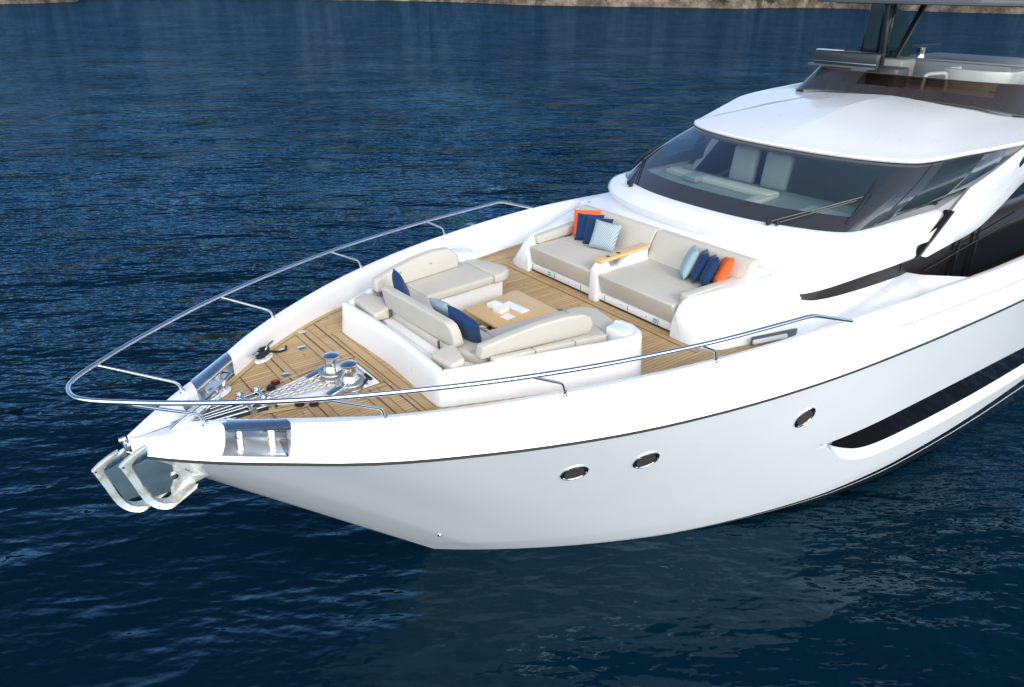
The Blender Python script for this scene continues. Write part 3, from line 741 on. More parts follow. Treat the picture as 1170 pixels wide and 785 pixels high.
# ------------------------------------------------------------------ lounges
def cushion(name, poly, z0, z1, mt, parent, bev=.035, **k):
    return obj(name, prism(poly, z0, z1, bev, 4, **k), mt, parent, angle=60)
def seam(pts, parent, r=.0045): obj('piping', tube(pts, r, 6), 'cushfront', parent)
def u_lounge():
    A = empty('u_shaped_sofa', (0, 0, 0), Y)
    # white moulded shell: outer wall, cross-section swept from aft starboard round the front to aft port
    out = [(4.93, 1.42), (4.96, 1.62), (4.92, 1.80), (4.78, 1.89), (4.5, 1.85), (4.0, 1.66), (3.4, 1.43), (2.95, 1.25), (2.76, 1.17), (2.70, 1.135), (2.682, 1.08), (2.685, .9), (2.71, .5), (2.73, 0)]
    outp = out+[(x, -y) for x, y in out[:-1][::-1]]
    n = len(outp)
    cx, cy = 4.1, 0
    P = [Vector((x, y, 0)) for x, y in outp]
    Pc = cr_pts(P, 5); rows = []
    for i, p in enumerate(Pc):
        t = (Pc[min(i+1, len(Pc)-1)]-Pc[max(i-1, 0)]).normalized(); nn = Vector((-t.y, t.x, 0))
        if nn.dot(Vector((4.1, 0, 0))-p) < 0: nn = -nn
        zt = 3.36+.12*max(0, min(1, (p.x-2.8)/1.9)); fr = 1 if abs(p.y) < 1.0 else 0
        w = .035
        row = [(0, DZ-.01, -.02), (0, DZ+.05, -.01), (0, zt-.12, .012), (0, zt-.05, .018), (0, zt-.015, .03), (0, zt, .05), (0, zt-.0, .06+w), (0, zt-.012, .075+w), (0, zt-.05, .085+w), (0, DZ+.05, .09+w)]
        rows.append([(p.x+nn.x*o_, p.y+nn.y*o_, z) for _, z, o_ in row])
    v, f = grid(rows); m_ = len(rows[0]); f += [tuple(range(m_)), tuple((len(rows)-1)*m_+j for j in range(m_))[::-1]]
    obj('moulding', fixn(v, f), 'gel', A, angle=50)
    # inner plinth under the seats
    inn = [(4.98, .86), (4.98, 1.55), (4.6, 1.65), (3.2, 1.15), (2.95, .9), (2.95, -.9), (3.2, -1.15), (4.6, -1.65), (4.98, -1.55), (4.98, -.86), (4.2, -.73), (3.72, -.62), (3.64, -.4), (3.64, .4), (3.72, .62), (4.2, .73)]
    obj('plinth', prism(inn, DZ, DZ+.29, .015, 2), 'gel', A)
    # storage trough floor between front back-rest and the wall
    obj('trough', prism([(2.84, -.72), (3.04, -.72), (3.0, .45), (2.84, .45)], DZ+.2, DZ+.26, .004, 1), 'gel', A)
    zb, zt = DZ+.29, DZ+.405
    for s in (1, -1):
        poly = [(4.72, .70), (4.72, 1.46), (4.3, 1.44), (3.62, 1.22), (3.62, .62), (4.1, .64)]
        cushion('seat_cushion', [(x, s*y) for x, y in poly][::s], zb, zt, 'cush', A)
        poly = [(5.02, .78), (5.08, .90), (5.02, 1.2), (4.88, 1.50), (4.73, 1.47), (4.73, .70), (4.9, .71)]
        cushion('end_cushion', [(x, s*y) for x, y in poly][::s], zb-.01, zt, 'cush', A)
        obj('end_moulding', prism([(x, s*y) for x, y in [(4.66, 1.475), (4.93, 1.43), (4.965, 1.60), (4.90, 1.78), (4.66, 1.80)]][::s], DZ+.2, 3.475, .02, 3), 'gel', A)
        # standing back-rest pad, arched top
        prof = [(3.16, zt+.0), (4.52, zt+.0), (4.535, zt+.12), (4.49, zt+.22), (4.38, zt+.28), (4.15, zt+.30), (3.8, zt+.275), (3.45, zt+.215), (3.17, zt+.155)]
        def yy(x): return 1.055+.20*(x-3.1)/1.4
        bm = prism([(a, b) for a, b in prof], 0, 1, 0, axis='y')
        for vv in bm.verts:
            base = yy(vv.co.x); t_ = vv.co.y; vv.co.y = s*(base+.0+.13*t_+.06*(vv.co.z-zt)/.3)
        bmesh.ops.recalc_face_normals(bm, faces=bm.faces)
        bmesh.ops.bevel(bm, geom=list(bm.edges), offset=.028, segments=4, affect='EDGES', profile=.5, clamp_overlap=True)
        bp = obj('backrest_cushion', bm, 'cush', A, angle=60)
        for bx in (3.55, 4.05): obj('button', tube([(bx, s*(yy(bx)+.02), zt+.17), (bx, s*(yy(bx)-.006+.02), zt+.17)], .012, 10), 'steel', bp)
        # low pads lining the wall behind it
        for a, b in ((3.25, 3.72), (3.735, 4.2), (4.215, 4.6)):
            def w(x): return 1.205+.26*(x-3.25)/1.35
            cushion('wall_pad', [(a, s*(w(a)+.02)), (b, s*(w(b)+.02)), (b, s*(w(b)+.10)), (a, s*(w(a)+.10))][::s], zt-.10, zt+.035, 'cush', A, bev=.015)
        # wedge pads at the forward corners
        wp = [(2.83, .50 if s > 0 else .74), (3.03, .50 if s > 0 else .74), (3.10, .80), (3.02, 1.12), (2.86, 1.10)]
        bm = prism([(x, s*y) for x, y in wp][::s], DZ+.30, lambda x, y: DZ+.40+.06*(x-2.83)/.25, .03, 4)
        obj('corner_pad', bm, 'cush', A, angle=60)
    fr = [(3.62, .46), (3.60, .0), (3.62, -.46), (3.62, -1.22), (3.2, -1.10), (3.10, -.85), (3.05, -.6), (3.05, .6), (3.12, .9), (3.3, 1.10), (3.61, 1.21)]
    fs = cushion('front_seat_cushion', fr, zb, zt-.002, 'cush', A)
    # front transverse back-rest, leaning forward
    pr = [(-.81, 0), (.52, 0), (.56, .06), (.55, .27), (.50, .305), (-.74, .305), (-.81, .28), (-.85, .2), (-.86, .06)]
    bm = prism([(a, b) for a, b in pr], 0, .12, 0, axis='x')
    for vv in bm.verts:
        x, y, z = vv.co; vv.co = (3.02+.045*(.5-y)*1.0-z*.22+x, y, z+zt+.005)
    bmesh.ops.recalc_face_normals(bm, faces=bm.faces)
    bmesh.ops.bevel(bm, geom=list(bm.edges), offset=.028, segments=4, affect='EDGES', profile=.5, clamp_overlap=True)
    obj('front_backrest_cushion', bm, 'cush', A, angle=60)
    for y in (.42, -.62): obj('backrest_bracket', box((3.01, y, zt+.0), (.02, .03, .09), .004, 1), 'dark', A)
    for x, y in ((3.22, -.98), (3.36, -1.08)):
        obj('cup_holder_lid', lathe([(.040, 0), (.046, 0), (.046, .003), (.040, .003)], (x, y, zt-.001), 24), 'cushfront', A)
u_lounge()

def pillow(name, mt, loc, n_, roll=0, size=.45, thick=.15, label='', group='', up=Vector((0, 0, 1))):
    """square scatter cushion; n_ = direction its face looks; loc = centre"""
    S = 15; vt, vb = [], []
    for i in range(S+1):
        for j in range(S+1):
            u = -1+2*i/S; v = -1+2*j/S
            h = (max(0, 1-u**4)*max(0, 1-v**4))**.62*thick/2*(1+.12*noise.noise(Vector((u*1.7, v*1.7, loc[0]*3+loc[1]*7))))
            pin = 1-.055*(1-v*v)*abs(u)**3; pin2 = 1-.055*(1-u*u)*abs(v)**3
            vt.append((u*size/2*pin, v*size/2*pin2, h+.004)); vb.append((u*size/2*pin, v*size/2*pin2, -h-.004))
    def idx(i, j): return i*(S+1)+j
    f = []; o_ = len(vt)
    for i in range(S):
        for j in range(S):
            q = (idx(i, j), idx(i+1, j), idx(i+1, j+1), idx(i, j+1)); f.append(q); f.append(tuple(a+o_ for a in q[::-1]))
    for i in range(S):
        for a, b in (((i, 0), (i+1, 0)), ((S, i), (S, i+1)), ((i+1, S), (i, S)), ((0, i+1), (0, i))):
            f.append((idx(*b), idx(*a), idx(*a)+o_, idx(*b)+o_))
    z = Vector(n_).normalized(); x = Vector(up).cross(z).normalized(); y = z.cross(x)
    m3 = Matrix((x, y, z)).transposed()@Matrix.Rotation(roll, 3, 'Z')
    me = fixn(vt+vb, f); o = obj(name, me, mt, None, angle=70, label=label, cat='cushion', group=group)
    o.matrix_world = Matrix.Translation(loc)@m3.to_4x4(); return o

def aft_lounge():
    A = empty('twin_sofa', (0, 0, 0), Y)
    # side arms of the moulding
    for s in (1, -1):
        rows = []
        for x, yo, zo in ((5.86, 1.50, 3.30), (5.90, 1.53, 3.42), (5.97, 1.56, 3.49), (6.10, 1.61, 3.515), (6.4, 1.70, 3.535), (6.8, 1.84, 3.57), (7.2, 1.97, 3.61), (7.5, 2.07, 3.63)):
            k_ = min(1, (x-5.86)/.14); yb = spl([5.86, 5.92, 6.05, 6.4, 6.9, 7.5], [1.62, 1.86, 2.02, 2.12, 2.25, 2.34])(x)
            yi = 1.42+.16*(x-5.86)/1.4
            r_ = [(x, yi-.01, DZ), (x, yi-.005, zo-.12), (x, yi+.03, zo-.02), (x, .5*(yi+yo)+.01, zo), (x, yo-.02, zo-.006), (x, yo+.02, zo-.04)]
            for t in (.35, .7, 1): r_.append((x, yo+.02+(yb-yo-.02)*t, zo-.04+(DZ-.01-zo+.04)*t))
            rows.append([(a, s*b, c) for a, b, c in r_])
        v, f = grid(rows); f.append(tuple(range(9))); obj('arm_moulding', fixn(v, f), 'gel', A, angle=42)
    # front kick panel and seat base
    obj('seat_base', prism([(5.93, -1.43), (7.15, -1.5), (7.15, 1.5), (5.93, 1.43)], DZ+.035, DZ+.125, .008, 2), 'gel', A)
    obj('toe_kick', prism([(5.95, -1.42), (6.1, -1.42), (6.1, 1.42), (5.95, 1.42)], DZ, DZ+.03, 0), 'dark', A)
    for y in (.75, -.74, .18, -.30, 1.25, -1.27):
        obj('panel_joint', box((5.927, y+.12, DZ+.08), (.004, .006, .085)), 'caulk', A)
    for y in (.98, -1.10):
        st = obj('rescue_sticker', box((5.925, y, DZ+.085), (.003, .055, .055)), 'green', A)
        obj('sticker_mark', box((5.922, y, DZ+.085), (.003, .03, .012)), 'paper', st); 
    for y in (.55, -.5, -.95, .4): obj('panel_screw', tube([(5.924, y, DZ+.09), (5.929, y, DZ+.09)], .009, 10), 'steel', A)
    zt = 3.395
    # seat cushions with taupe front drop
    for s in (1, -1):
        y0, y1 = (.075, 1.40) if s > 0 else (-1.40, -.075)
        prof = [(5.865, zt), (5.955, 3.115), (7.0, 3.115), (7.0, zt+.015)]
        bm = bmesh.new(); a = [bm.verts.new((x, y0, z)) for x, z in prof]; b = [bm.verts.new((x, y1+(0 if s < 0 else 0), z)) for x, z in prof]
        bm.faces.new(a); bm.faces.new(b[::-1])
        for i in range(4): bm.faces.new((a[i], b[i], b[(i+1) % 4], a[(i+1) % 4]))
        bmesh.ops.recalc_face_normals(bm, faces=bm.faces); bmesh.ops.bevel(bm, geom=list(bm.edges), offset=.03, segments=4, affect='EDGES', profile=.5)
        c = obj('seat_cushion', bm, 'cush', A, angle=60)
        seam([(6.42, y0+.03, zt+.0075), (6.42, y1-.03, zt+.0075)], c)
        # side pad
        w = [(6.02, 1.36), (6.95, 1.46), (6.95, 1.60), (6.02, 1.50)]
        pa = prism([(x, s*y) for x, y in w][::s], zt+.0, lambda x, y: zt+.12+.05*(x-6.0), .03, 4); obj('side_pad', pa, 'cush', A, angle=60)
        # back-rest, leaning, wedge shaped
        y0, y1 = (.008, 1.62) if s > 0 else (-1.62, -.008)
        prof = [(6.86, zt+.0), (7.05, 3.745), (7.10, 3.775), (7.20, 3.77), (7.24, 3.70), (7.24, zt)]
        bm = bmesh.new(); a = [bm.verts.new((x, y0, z)) for x, z in prof]; b = [bm.verts.new((x, y1, z)) for x, z in prof]
        bm.faces.new(a); bm.faces.new(b[::-1])
        for i in range(6): bm.faces.new((a[i], b[i], b[(i+1) % 6], a[(i+1) % 6]))
        bmesh.ops.recalc_face_normals(bm, faces=bm.faces); bmesh.ops.bevel(bm, geom=list(bm.edges), offset=.022, segments=4, affect='EDGES', profile=.5, clamp_overlap=True)
        obj('backrest_cushion', bm, 'cush', A, angle=60)
    # centre divider with teak armrest
    D = empty('armrest', (0, 0, 0), A); bpy.data.objects.remove(D)
    obj('armrest_post', prism([(5.86, DZ), (5.87, 3.42), (5.96, 3.52), (6.08, 3.52), (6.13, 3.42), (6.9, 3.42), (6.9, DZ)], -.07, .07, .012, 2, axis='y'), 'gel', A)
    obj('armrest_web', prism([(6.32, 3.40), (6.52, 3.56), (6.86, 3.58), (6.88, 3.40)], -.05, .05, .008, 2, axis='y'), 'gel', A)
    t = obj('teak_armrest', prism([(5.93, -.085), (6.88, -.075), (6.88, .075), (5.93, .085)], lambda x, y: 3.525+.045*(x-5.93), lambda x, y: 3.565+.045*(x-5.93), .012, 3), 'oak', A)
    for x in (6.12, 6.32): obj('cup_socket', lathe([(0, 0), (.030, 0), (.030, .003), (0, .003)], (x, 0, 3.566+.045*(x-5.93)), 20), 'black', t)
aft_lounge()

# ---- scatter cushions
GP = 'scatter cushions on the foredeck sofas'
U = Vector((0, 0, 1))
pillow('cushion', 'orange', (6.88, 1.25, 3.60), (-.75, -.5, .42), R(4), .42, .13, 'orange cushion in the far corner of the aft sofa behind three others', GP)
pillow('cushion', 'navy', (6.76, 1.06, 3.60), (-.78, -.42, .40), R(3), .42, .13, 'navy cushion touching the far orange one on the aft sofa', GP)
pillow('cushion', 'navy', (6.73, .84, 3.60), (-.82, -.36, .38), R(2), .42, .13, 'navy cushion directly behind the striped one on the aft sofa', GP)
pillow('cushion', 'stripe', (6.66, .62, 3.60), (-.86, -.30, .42), R(-3), .42, .13, 'blue and white striped cushion on the far half of the aft sofa', GP)
pillow('cushion', 'pale', (6.78, -.86, 3.61), (-.60, .72, .34), R(8), .42, .13, 'plain pale blue cushion leaning on the near half of the aft sofa', GP)
pillow('cushion', 'navy', (6.80, -1.02, 3.60), (-.55, .75, .36), R(10), .42, .13, 'navy cushion next to the pale blue one on the near half of the aft sofa', GP)
pillow('cushion', 'navy', (6.78, -1.19, 3.59), (-.55, .75, .36), R(14), .42, .13, 'navy cushion next to the orange one on the near half of the aft sofa', GP)
pillow('cushion', 'orange', (6.86, -1.34, 3.60), (-.60, .70, .40), R(18), .42, .13, 'orange cushion against the near arm of the aft sofa', GP)
pillow('cushion', 'navy', (3.24, .55, 3.56), (.86, -.45, .34), R(20), .42, .13, 'navy cushion alone behind the far end of the front backrest', GP)
pillow('cushion', 'pale', (3.34, -.30, 3.55), (.80, .0, .55), R(-14), .42, .13, 'pale blue cushion behind a navy one near the wooden table', GP)
pillow('cushion', 'navy', (3.30, -.70, 3.555), (.86, .12, .45), R(20), .44, .13, 'navy cushion in front of a pale blue one on the u shaped sofa', GP)

# ---- table and its papers
def table():
    T = empty('coffee_table', (4.4, -.06, DZ), label='low square table with pale teak top between the u shaped sofa seats', cat='table')
    pts = []
    for (x, y) in ((3.94, .27), (3.94, -.42), (4.86, -.53), (4.86, .40)):
        pts.append((x-4.4, y+.06))
    # rounded corners
    P = []
    for i in range(4):
        a = Vector((*pts[i-1], 0)); b = Vector((*pts[i], 0)); c = Vector((*pts[(i+1) % 4], 0)); r_ = .07
        A_ = b+(a-b).normalized()*r_; B_ = b+(c-b).normalized()*r_
        for j in range(6):
            t = j/5; q = A_*(1-t)**2+b*2*t*(1-t)+B_*t*t; P.append((q.x, q.y))
    obj('table_top', prism(P, .245, .272, .006, 2), 'oak', T)
    for y in (-.14, .14): obj('table_leg', prism([(-.30, 0), (-.22, 0), (.22, .24), (.14, .24)], y-.02, y+.02, .005, 2, axis='y'), 'brown', T)
    for y in (-.19, .19): obj('table_leg', prism([(.30, 0), (.22, 0), (-.22, .24), (-.14, .24)], y-.02, y+.02, .005, 2, axis='y'), 'brown', T)
    obj('foot_bar', box((-.27, 0, .012), (.06, .5, .024), .006), 'steel', T); obj('foot_bar', box((.27, 0, .012), (.06, .5, .024), .006), 'steel', T)
table()
zt_ = DZ+.273
def carton(nm, c, s, ang, lab, cat): 
    o = obj(nm, box((0, 0, s[2]/2), s, .004, 2), 'paper', None, smooth=False, label=lab, cat=cat); o.location = (c[0], c[1], zt_); o.rotation_euler = (0, 0, ang); return o
carton('box', (4.29, .12, 0), (.15, .12, .045), R(8), 'small white box on the table, farthest forward of the two', 'box')
carton('box', (4.27, -.05, 0), (.16, .13, .05), R(8), 'small white box in the middle of the white items on the table', 'box')
carton('booklet', (4.47, -.08, 0), (.13, .36, .02), R(6), 'long white booklet on the table beside two white boxes', 'booklet')
carton('card', (4.23, -.24, 0), (.15, .13, .006), R(8), 'flat white square card nearest the edge of the table', 'card')

# ---- loose deck gear
def ropes():
    P = []; rnd = random.Random(4); ca, sa = math.cos(R(35)), math.sin(R(35))
    for i in range(54):
        a = i*.62; u, v = (.085+.02*rnd.random())*math.cos(a), (.035+.015*rnd.random())*math.sin(a); P.append((1.62+u*ca-v*sa, .95+u*sa+v*ca, DZ+.045+.0012*i+.01*rnd.random()))
    P += [(1.74, 1.0, DZ+.04), (1.83, .98, DZ+.022), (1.90, 1.0, DZ+.02), (1.93, 1.06, DZ+.03)]
    obj('mooring_rope', tube(cr_pts(P, 4), .013, 7), 'rope', None, label='black rope bundled on the far cleat of the foredeck', cat='rope')
    H = empty('winch_handle', (2.36, -.12, DZ+.03), label='steel lever with black grip lying on the white windlass tray', cat='winch handle')
    obj('shaft', tube([(0, .30, .0), (0, 0, .0)], .011, 10), 'steel', H); obj('grip', tube([(0, 0, 0), (0.005, -.13, 0)], .019, 12), 'black', H)
    obj('socket_head', tube([(0, .30, -.012), (0, .30, .025)], .02, 12), 'steel', H)
ropes()

# ------------------------------------------------------------------ deckhouse
GB = [(7.85, 0), (7.87, .5), (7.95, 1.0), (8.12, 1.5), (8.30, 1.84), (8.50, 2.03), (8.85, 2.10), (9.6, 2.14), (10.8, 2.18), (12, 2.22), (16, 2.3)]
RE = [(9.58, 0, 4.715), (9.60, .5, 4.715), (9.68, 1.0, 4.715), (9.82, 1.5, 4.72), (9.96, 1.78, 4.725), (10.12, 1.96, 4.73), (10.45, 2.08, 4.745), (10.95, 2.24, 4.79), (11.75, 2.50, 4.86), (12.5, 2.7, 4.93), (16, 3.0, 5.05)]
def ring(P, n=6, z=None):
    return cr_pts([(p[0], p[1], p[2] if len(p) > 2 else z) for p in P], n)
gb = ring(GB, 6, 4.0); re_ = ring(RE, 6)
def offs(r_, d, dz):
    """push a half ring outward in plan by d(i), vertically by dz"""
    out = []
    for i, p in enumerate(r_):
        t = (r_[min(i+1, len(r_)-1)]-r_[max(i-1, 0)]).normalized(); n_ = Vector((-t.y, t.x, 0))
        if i == 0: n_ = Vector((-1, 0, 0))
        if n_.dot(p-Vector((11, 0, 0))) < 0 and i > 0: n_ = -n_
        if n_.x > 0: n_.x = 0; n_.normalize()
        out.append(p+n_*(d(i) if callable(d) else d)+Vector((0, 0, dz(i) if callable(dz) else dz)))
    return out
def zband(x): return 3.49
def deckhouse():
    NN = len(gb)
    side = lambda i: max(0, min(1, (gb[i].x-8.2)/.8))     # 0 on the front, 1 along the sides
    r0 = [p+Vector((.05 if i < 30 else 0, 0, -.06)) for i, p in enumerate(gb)]
    A1 = offs(gb, .0, -.0); A2 = offs(gb, .10, -.012); A3 = offs(gb, lambda i: .22-.07*side(i), -.05); A4 = offs(gb, lambda i: .29-.11*side(i), -.11); A5 = offs(gb, lambda i: .31-.12*side(i), -.17)
    A6 = offs(gb, lambda i: .27-.07*side(i), lambda i: -.24-.0*side(i)); A7 = offs(gb, lambda i: .24-.02*side(i), lambda i: -.31-.04*side(i))
    edge = spl([0, .3, .7, 1.0, 1.3, 1.6], [0]*6)
    A8 = []
    for i, p in enumerate(gb):
        s = side(i)
        if i <= 24:   # front: run forward to the sofa back
            y = p.y*(1.95/1.84) if i < 24 else p.y; q = Vector((7.22+.10*(i/24)**3, p.y*1.02, 3.64))
        else: q = p
        A8.append(q)
    # explicit outer coachroof ring (resampled to the same count)
    CR = [(7.22, 0), (7.22, .5), (7.22, 1.0), (7.23, 1.45), (7.28, 1.8), (7.45, 2.04), (8.2, 2.23), (9.3, 2.32), (10.8, 2.36), (12, 2.38), (16, 2.4)]
    CB = [(7.22, 0), (7.22, .5), (7.22, 1.0), (7.23, 1.45), (7.28, 2.1), (7.45, 2.30), (8.2, 2.36), (9.3, 2.40), (10.8, 2.42), (12, 2.42), (16, 2.44)]
    A8 = ring([(x, y, 3.645 if x < 8 else 3.66) for x, y in CR], 6); A9 = ring([(x, y, 3.60) for x, y in [(a, b+.02 if b > 1 else b) for a, b in CR]], 6)
    A9b = ring([(x, y, 3.485) for x, y in [(a, b*.8+c*.2+.015) for (a, b), (a2, c) in zip(CR, CB)]], 6)
    A9s = [Vector((p.x, p.y, 3.40)) for p in A8]
    rows = [A1, A2, A3, A4, A5, A6, A7, A8, A9s]
    g1 = grid([list(r_) for r_ in rows])
    fC = spl([6.9, 7.28, 7.45, 8.2, 9.3, 10.8, 12], [1.72, 1.8, 2.04, 2.23, 2.32, 2.36, 2.38]); fB = spl([6.9, 7.28, 7.45, 8.2, 9.3, 10.8, 12], [2.24, 2.28, 2.31, 2.36, 2.40, 2.42, 2.44])
    zl = spl([7.15, 7.3, 7.6, 8.4, 9.58], [3.44, 3.38, 3.32, 3.29, 3.27])
    def flank(x, z): 
        t = max(0, (3.65-z)/(3.65-DZ)); return fC(x)+(fB(x)-fC(x))*t**.85
    g2 = grid([[(x, flank(x, z), z) for z in (3.655, 3.62, 3.57, 3.5, 3.42, 3.33, 3.24, 3.1, DZ-.02)] for x in [7.22]+list(np.linspace(7.28, 9.5, 26))+[9.58]])
    g3 = grid([[(x, flank(x, z), z) for z in (3.655, 3.62, 3.57, 3.5, 3.455)] for x in np.linspace(9.58, 11.2, 10)])
    bm = fixn(*both(join(g1, g2, g3)))
    bmesh.ops.bisect_plane(bm, geom=list(bm.verts)+list(bm.edges)+list(bm.faces), plane_co=(9.90, 0, 3.46), plane_no=Vector((1, 0, -1.39)).normalized(), clear_outer=True)
    obj('deckhouse', bm, 'gel', Y, angle=38)
    # black side window: long blade growing into the saloon glass
    def yb(x, z): return flank(x, z)+.008
    rows = []
    for x in list(np.linspace(7.15, 9.6, 30)):
        up = min(3.455, 3.41+(x-7.15)*.03); lo_ = zl(x); up = max(up, lo_+.002);  rows.append([(x, yb(x, lo_+(up-lo_)*t)+.003, lo_+(up-lo_)*t) for t in (0, .5, 1)])
    obj('side_window_blade', fixn(*grid(rows)), 'band', Y); obj('side_window_blade', fixn(*mirror(grid(rows))), 'band', Y)
    rows = []
    for x in (9.55, 10.2, 11, 12, 13, 15, 20):
        x = max(x, 9.9); rows.append([(x, 2.36, 2.2), (x, 2.36, 3.3), (x, 2.36, min(4.75, 3.62+(x-9.9)*.6))])
    g = grid(rows); obj('saloon_window', fixn(*g), 'bglass', Y, angle=20); obj('saloon_window', fixn(*mirror(g)), 'bglass', Y, angle=20)
    for s in (1, -1):
        obj('side_window_blade', prism([(9.5, 3.27), (9.5, 3.455), (9.98, 3.458), (10.55, 3.49), (11.2, 3.30), (10.6, 2.9), (9.6, 2.9)], s*2.34, s*2.385, .002, 1, axis='y'), 'band', Y)
        for x in (11.2, 11.85):
            obj('window_mullion', tube([(x+.12, s*2.405, 2.6), (x-.02, s*2.40, 3.95)], .022, 8), 'black', Y)
        obj('window_rail', tube([(10.2, s*2.41, 3.20), (13.5, s*2.43, 3.52)], .010, 8), 'black', Y)
        obj('flank_fillet', prism([(9.6, 3.462), (9.885, 3.462), (10.49, 3.89), (10.0, 3.89)], s*2.2, s*2.338, 0, axis='y'), 'gel', Y, smooth=False)
        obj('raked_mullion', prism([(9.85, 3.44), (9.985, 3.44), (10.78, 4.015), (10.67, 4.0)], s*2.27, s*2.408, .004, 1, axis='y'), 'black', Y)
    # white wing pillar sweeping from the roof down to the blade
    F = [(9.98, 3.475), (10.3, 3.70), (10.62, 3.93), (10.86, 4.11), (11.2, 4.31), (11.6, 4.53), (11.95, 4.72), (12.3, 4.9)]
    B = [(10.05, 3.465), (10.7, 3.50), (11.28, 3.53), (11.75, 3.60), (12.3, 3.80), (13.0, 4.12), (14.2, 4.55), (15.5, 4.9)]
    Fc = cr_pts([(a, 0, b) for a, b in F], 5); Bc = cr_pts([(a, 0, b) for a, b in B], 5); rows = []
    for a, b in zip(Fc, Bc):
        def yy(z, x): return 2.435+max(0, z-4.1)*.22+.0*x
        row = []
        for t in (0, .0, .12, .5, .9, 1.0, 1.0):
            p = a.lerp(b, t); row.append([p.x, yy(p.z, p.x)+(.03 if .05 < t < .95 else 0), p.z])
        row[0][1] -= .30; row[-1][1] -= .2
        rows.append(row)
    g = grid(rows); obj('wing_pillar', fixn(*g), 'gel', Y, angle=45); obj('wing_pillar', fixn(*mirror(g)), 'gel', Y, angle=45)
    # round vents on the coachroof
    for s in (1, -1): obj('roof_vent', lathe([(0, 0), (.06, 0), (.055, .008), (0, .01)], (7.65, s*1.98, 3.648), 24), 'steel', Y)
deckhouse()

def windows():
    # windshield surface between glass foot ring and roof edge ring (inset a little under the roof lip)
    foot = [p+Vector((.02, 0, -.01)) for p in gb]; head = [Vector((p.x+.03, p.y*.985, p.z-.02)) for p in re_]
    n = len(foot)
    def pt(i, t):
        i0 = int(i); fr = i-i0; i1 = min(i0+1, n-1)
        a = foot[i0].lerp(foot[i1], fr); b = head[i0].lerp(head[i1], fr); p = a.lerp(b, t)
        bul = math.sin(PI*t)*(.05+.05*max(0, min(1, (i-20)/8))); d = Vector((p.x-12.5, p.y*1.6, 0)).normalized(); return p+d*bul
    windows.pt = pt; icor = 4.55*6          # corner index where the pillar sits
    ts = [0, .2]+list(np.linspace(.2, .93, 10)[1:])+[1]
    W_ = empty('windshield', (0, 0, 0), Y)
    iis = list(np.linspace(0, icor, 22))
    def patch(i0, i1, t0, t1, ni, nt, off=0):
        return grid([[pt(i, t)+Vector((0, 0, off)) for t in np.linspace(t0, t1, nt+1)] for i in np.linspace(i0, i1, ni+1)])
    ic = 4.3*6
    both_ = lambda g: fixn(*both(g))
    obj('windshield_glass', both_(patch(0, ic, .22, .90, 16, 8)), 'glass', W_)
    obj('black_border', both_(join(patch(0, ic, 0, .22, 16, 3), patch(0, ic, .90, 1, 16, 2), patch(ic, 6.05*6, 0, 1, 10, 10))), 'panelblack', W_)
    i2 = 6.05*6; ia = 6.45*6; ib = 7.55*6; ie = 8.1*6
    for s in (1, -1):
        fx = (lambda g: fixn(*g)) if s > 0 else (lambda g: fixn(*mirror(g)))
        S_ = empty('side_window', (0, 0, 0), Y)
        obj('side_glass', fx(patch(ia, ib, .2, .92, 12, 8)), 'sglass', S_)
        obj('aft_side_glass', fx(patch(ib, ie, .2, .92, 6, 8)), 'sglass2', S_)
        obj('black_border', fx(join(patch(i2, ia, 0, 1, 3, 10), patch(ia, ie, 0, .2, 16, 3), patch(ia, ie, .92, 1, 16, 1), patch(ie, 9*6, 0, 1, 4, 10))), 'panelblack', S_)
        obj('pillar_seam', tube([pt(i2, t)+Vector((-.004, -.004*0, .004)) if s > 0 else Vector((pt(i2, t).x-.004, -pt(i2, t).y, pt(i2, t).z+.004)) for t in np.linspace(0, 1, 10)], .007, 6), 'black', S_)
windows.pt = None
M['panelblack'] = mat('black_glass_border', (.035, .036, .038), .10, coat=.7)
M['sglass2'] = glassmat('dark_side_glass', (.16, .22, .24), extra=.10)
windows()

def roof():
    lip0 = [Vector((p.x+.06, p.y*.97, p.z-.035)) for p in re_]; lip1 = offs(re_, .03, -.035); lip2 = offs(re_, .045, -.01); lip3 = offs(re_, .03, .02); rows = [lip0, lip1, lip2, lip3]
    N_ = len(re_)
    for k_ in (.03, .07, .12, .2, .3, .42, .55, .68, .8, .92, 1.0):
        row = []
        for i, p in enumerate(re_):
            u = i/(N_-1); c = Vector((12.9+3.1*u, 0, 5.16)); q = Vector(p).lerp(c, k_); z0 = p.z+.02
            q.z = z0+(c.z-z0)*(1-(1-k_)**2.4)
            rz = .035*max(0, min(1, (1.5-abs(q.y))/.10+.5))*max(0, min(1, (q.x-10.9)/1.2)); q.z += rz
            row.append(q)
        rows.append(row)
    obj('roof', fixn(*both(grid(rows))), 'gel', Y, angle=50)
roof()

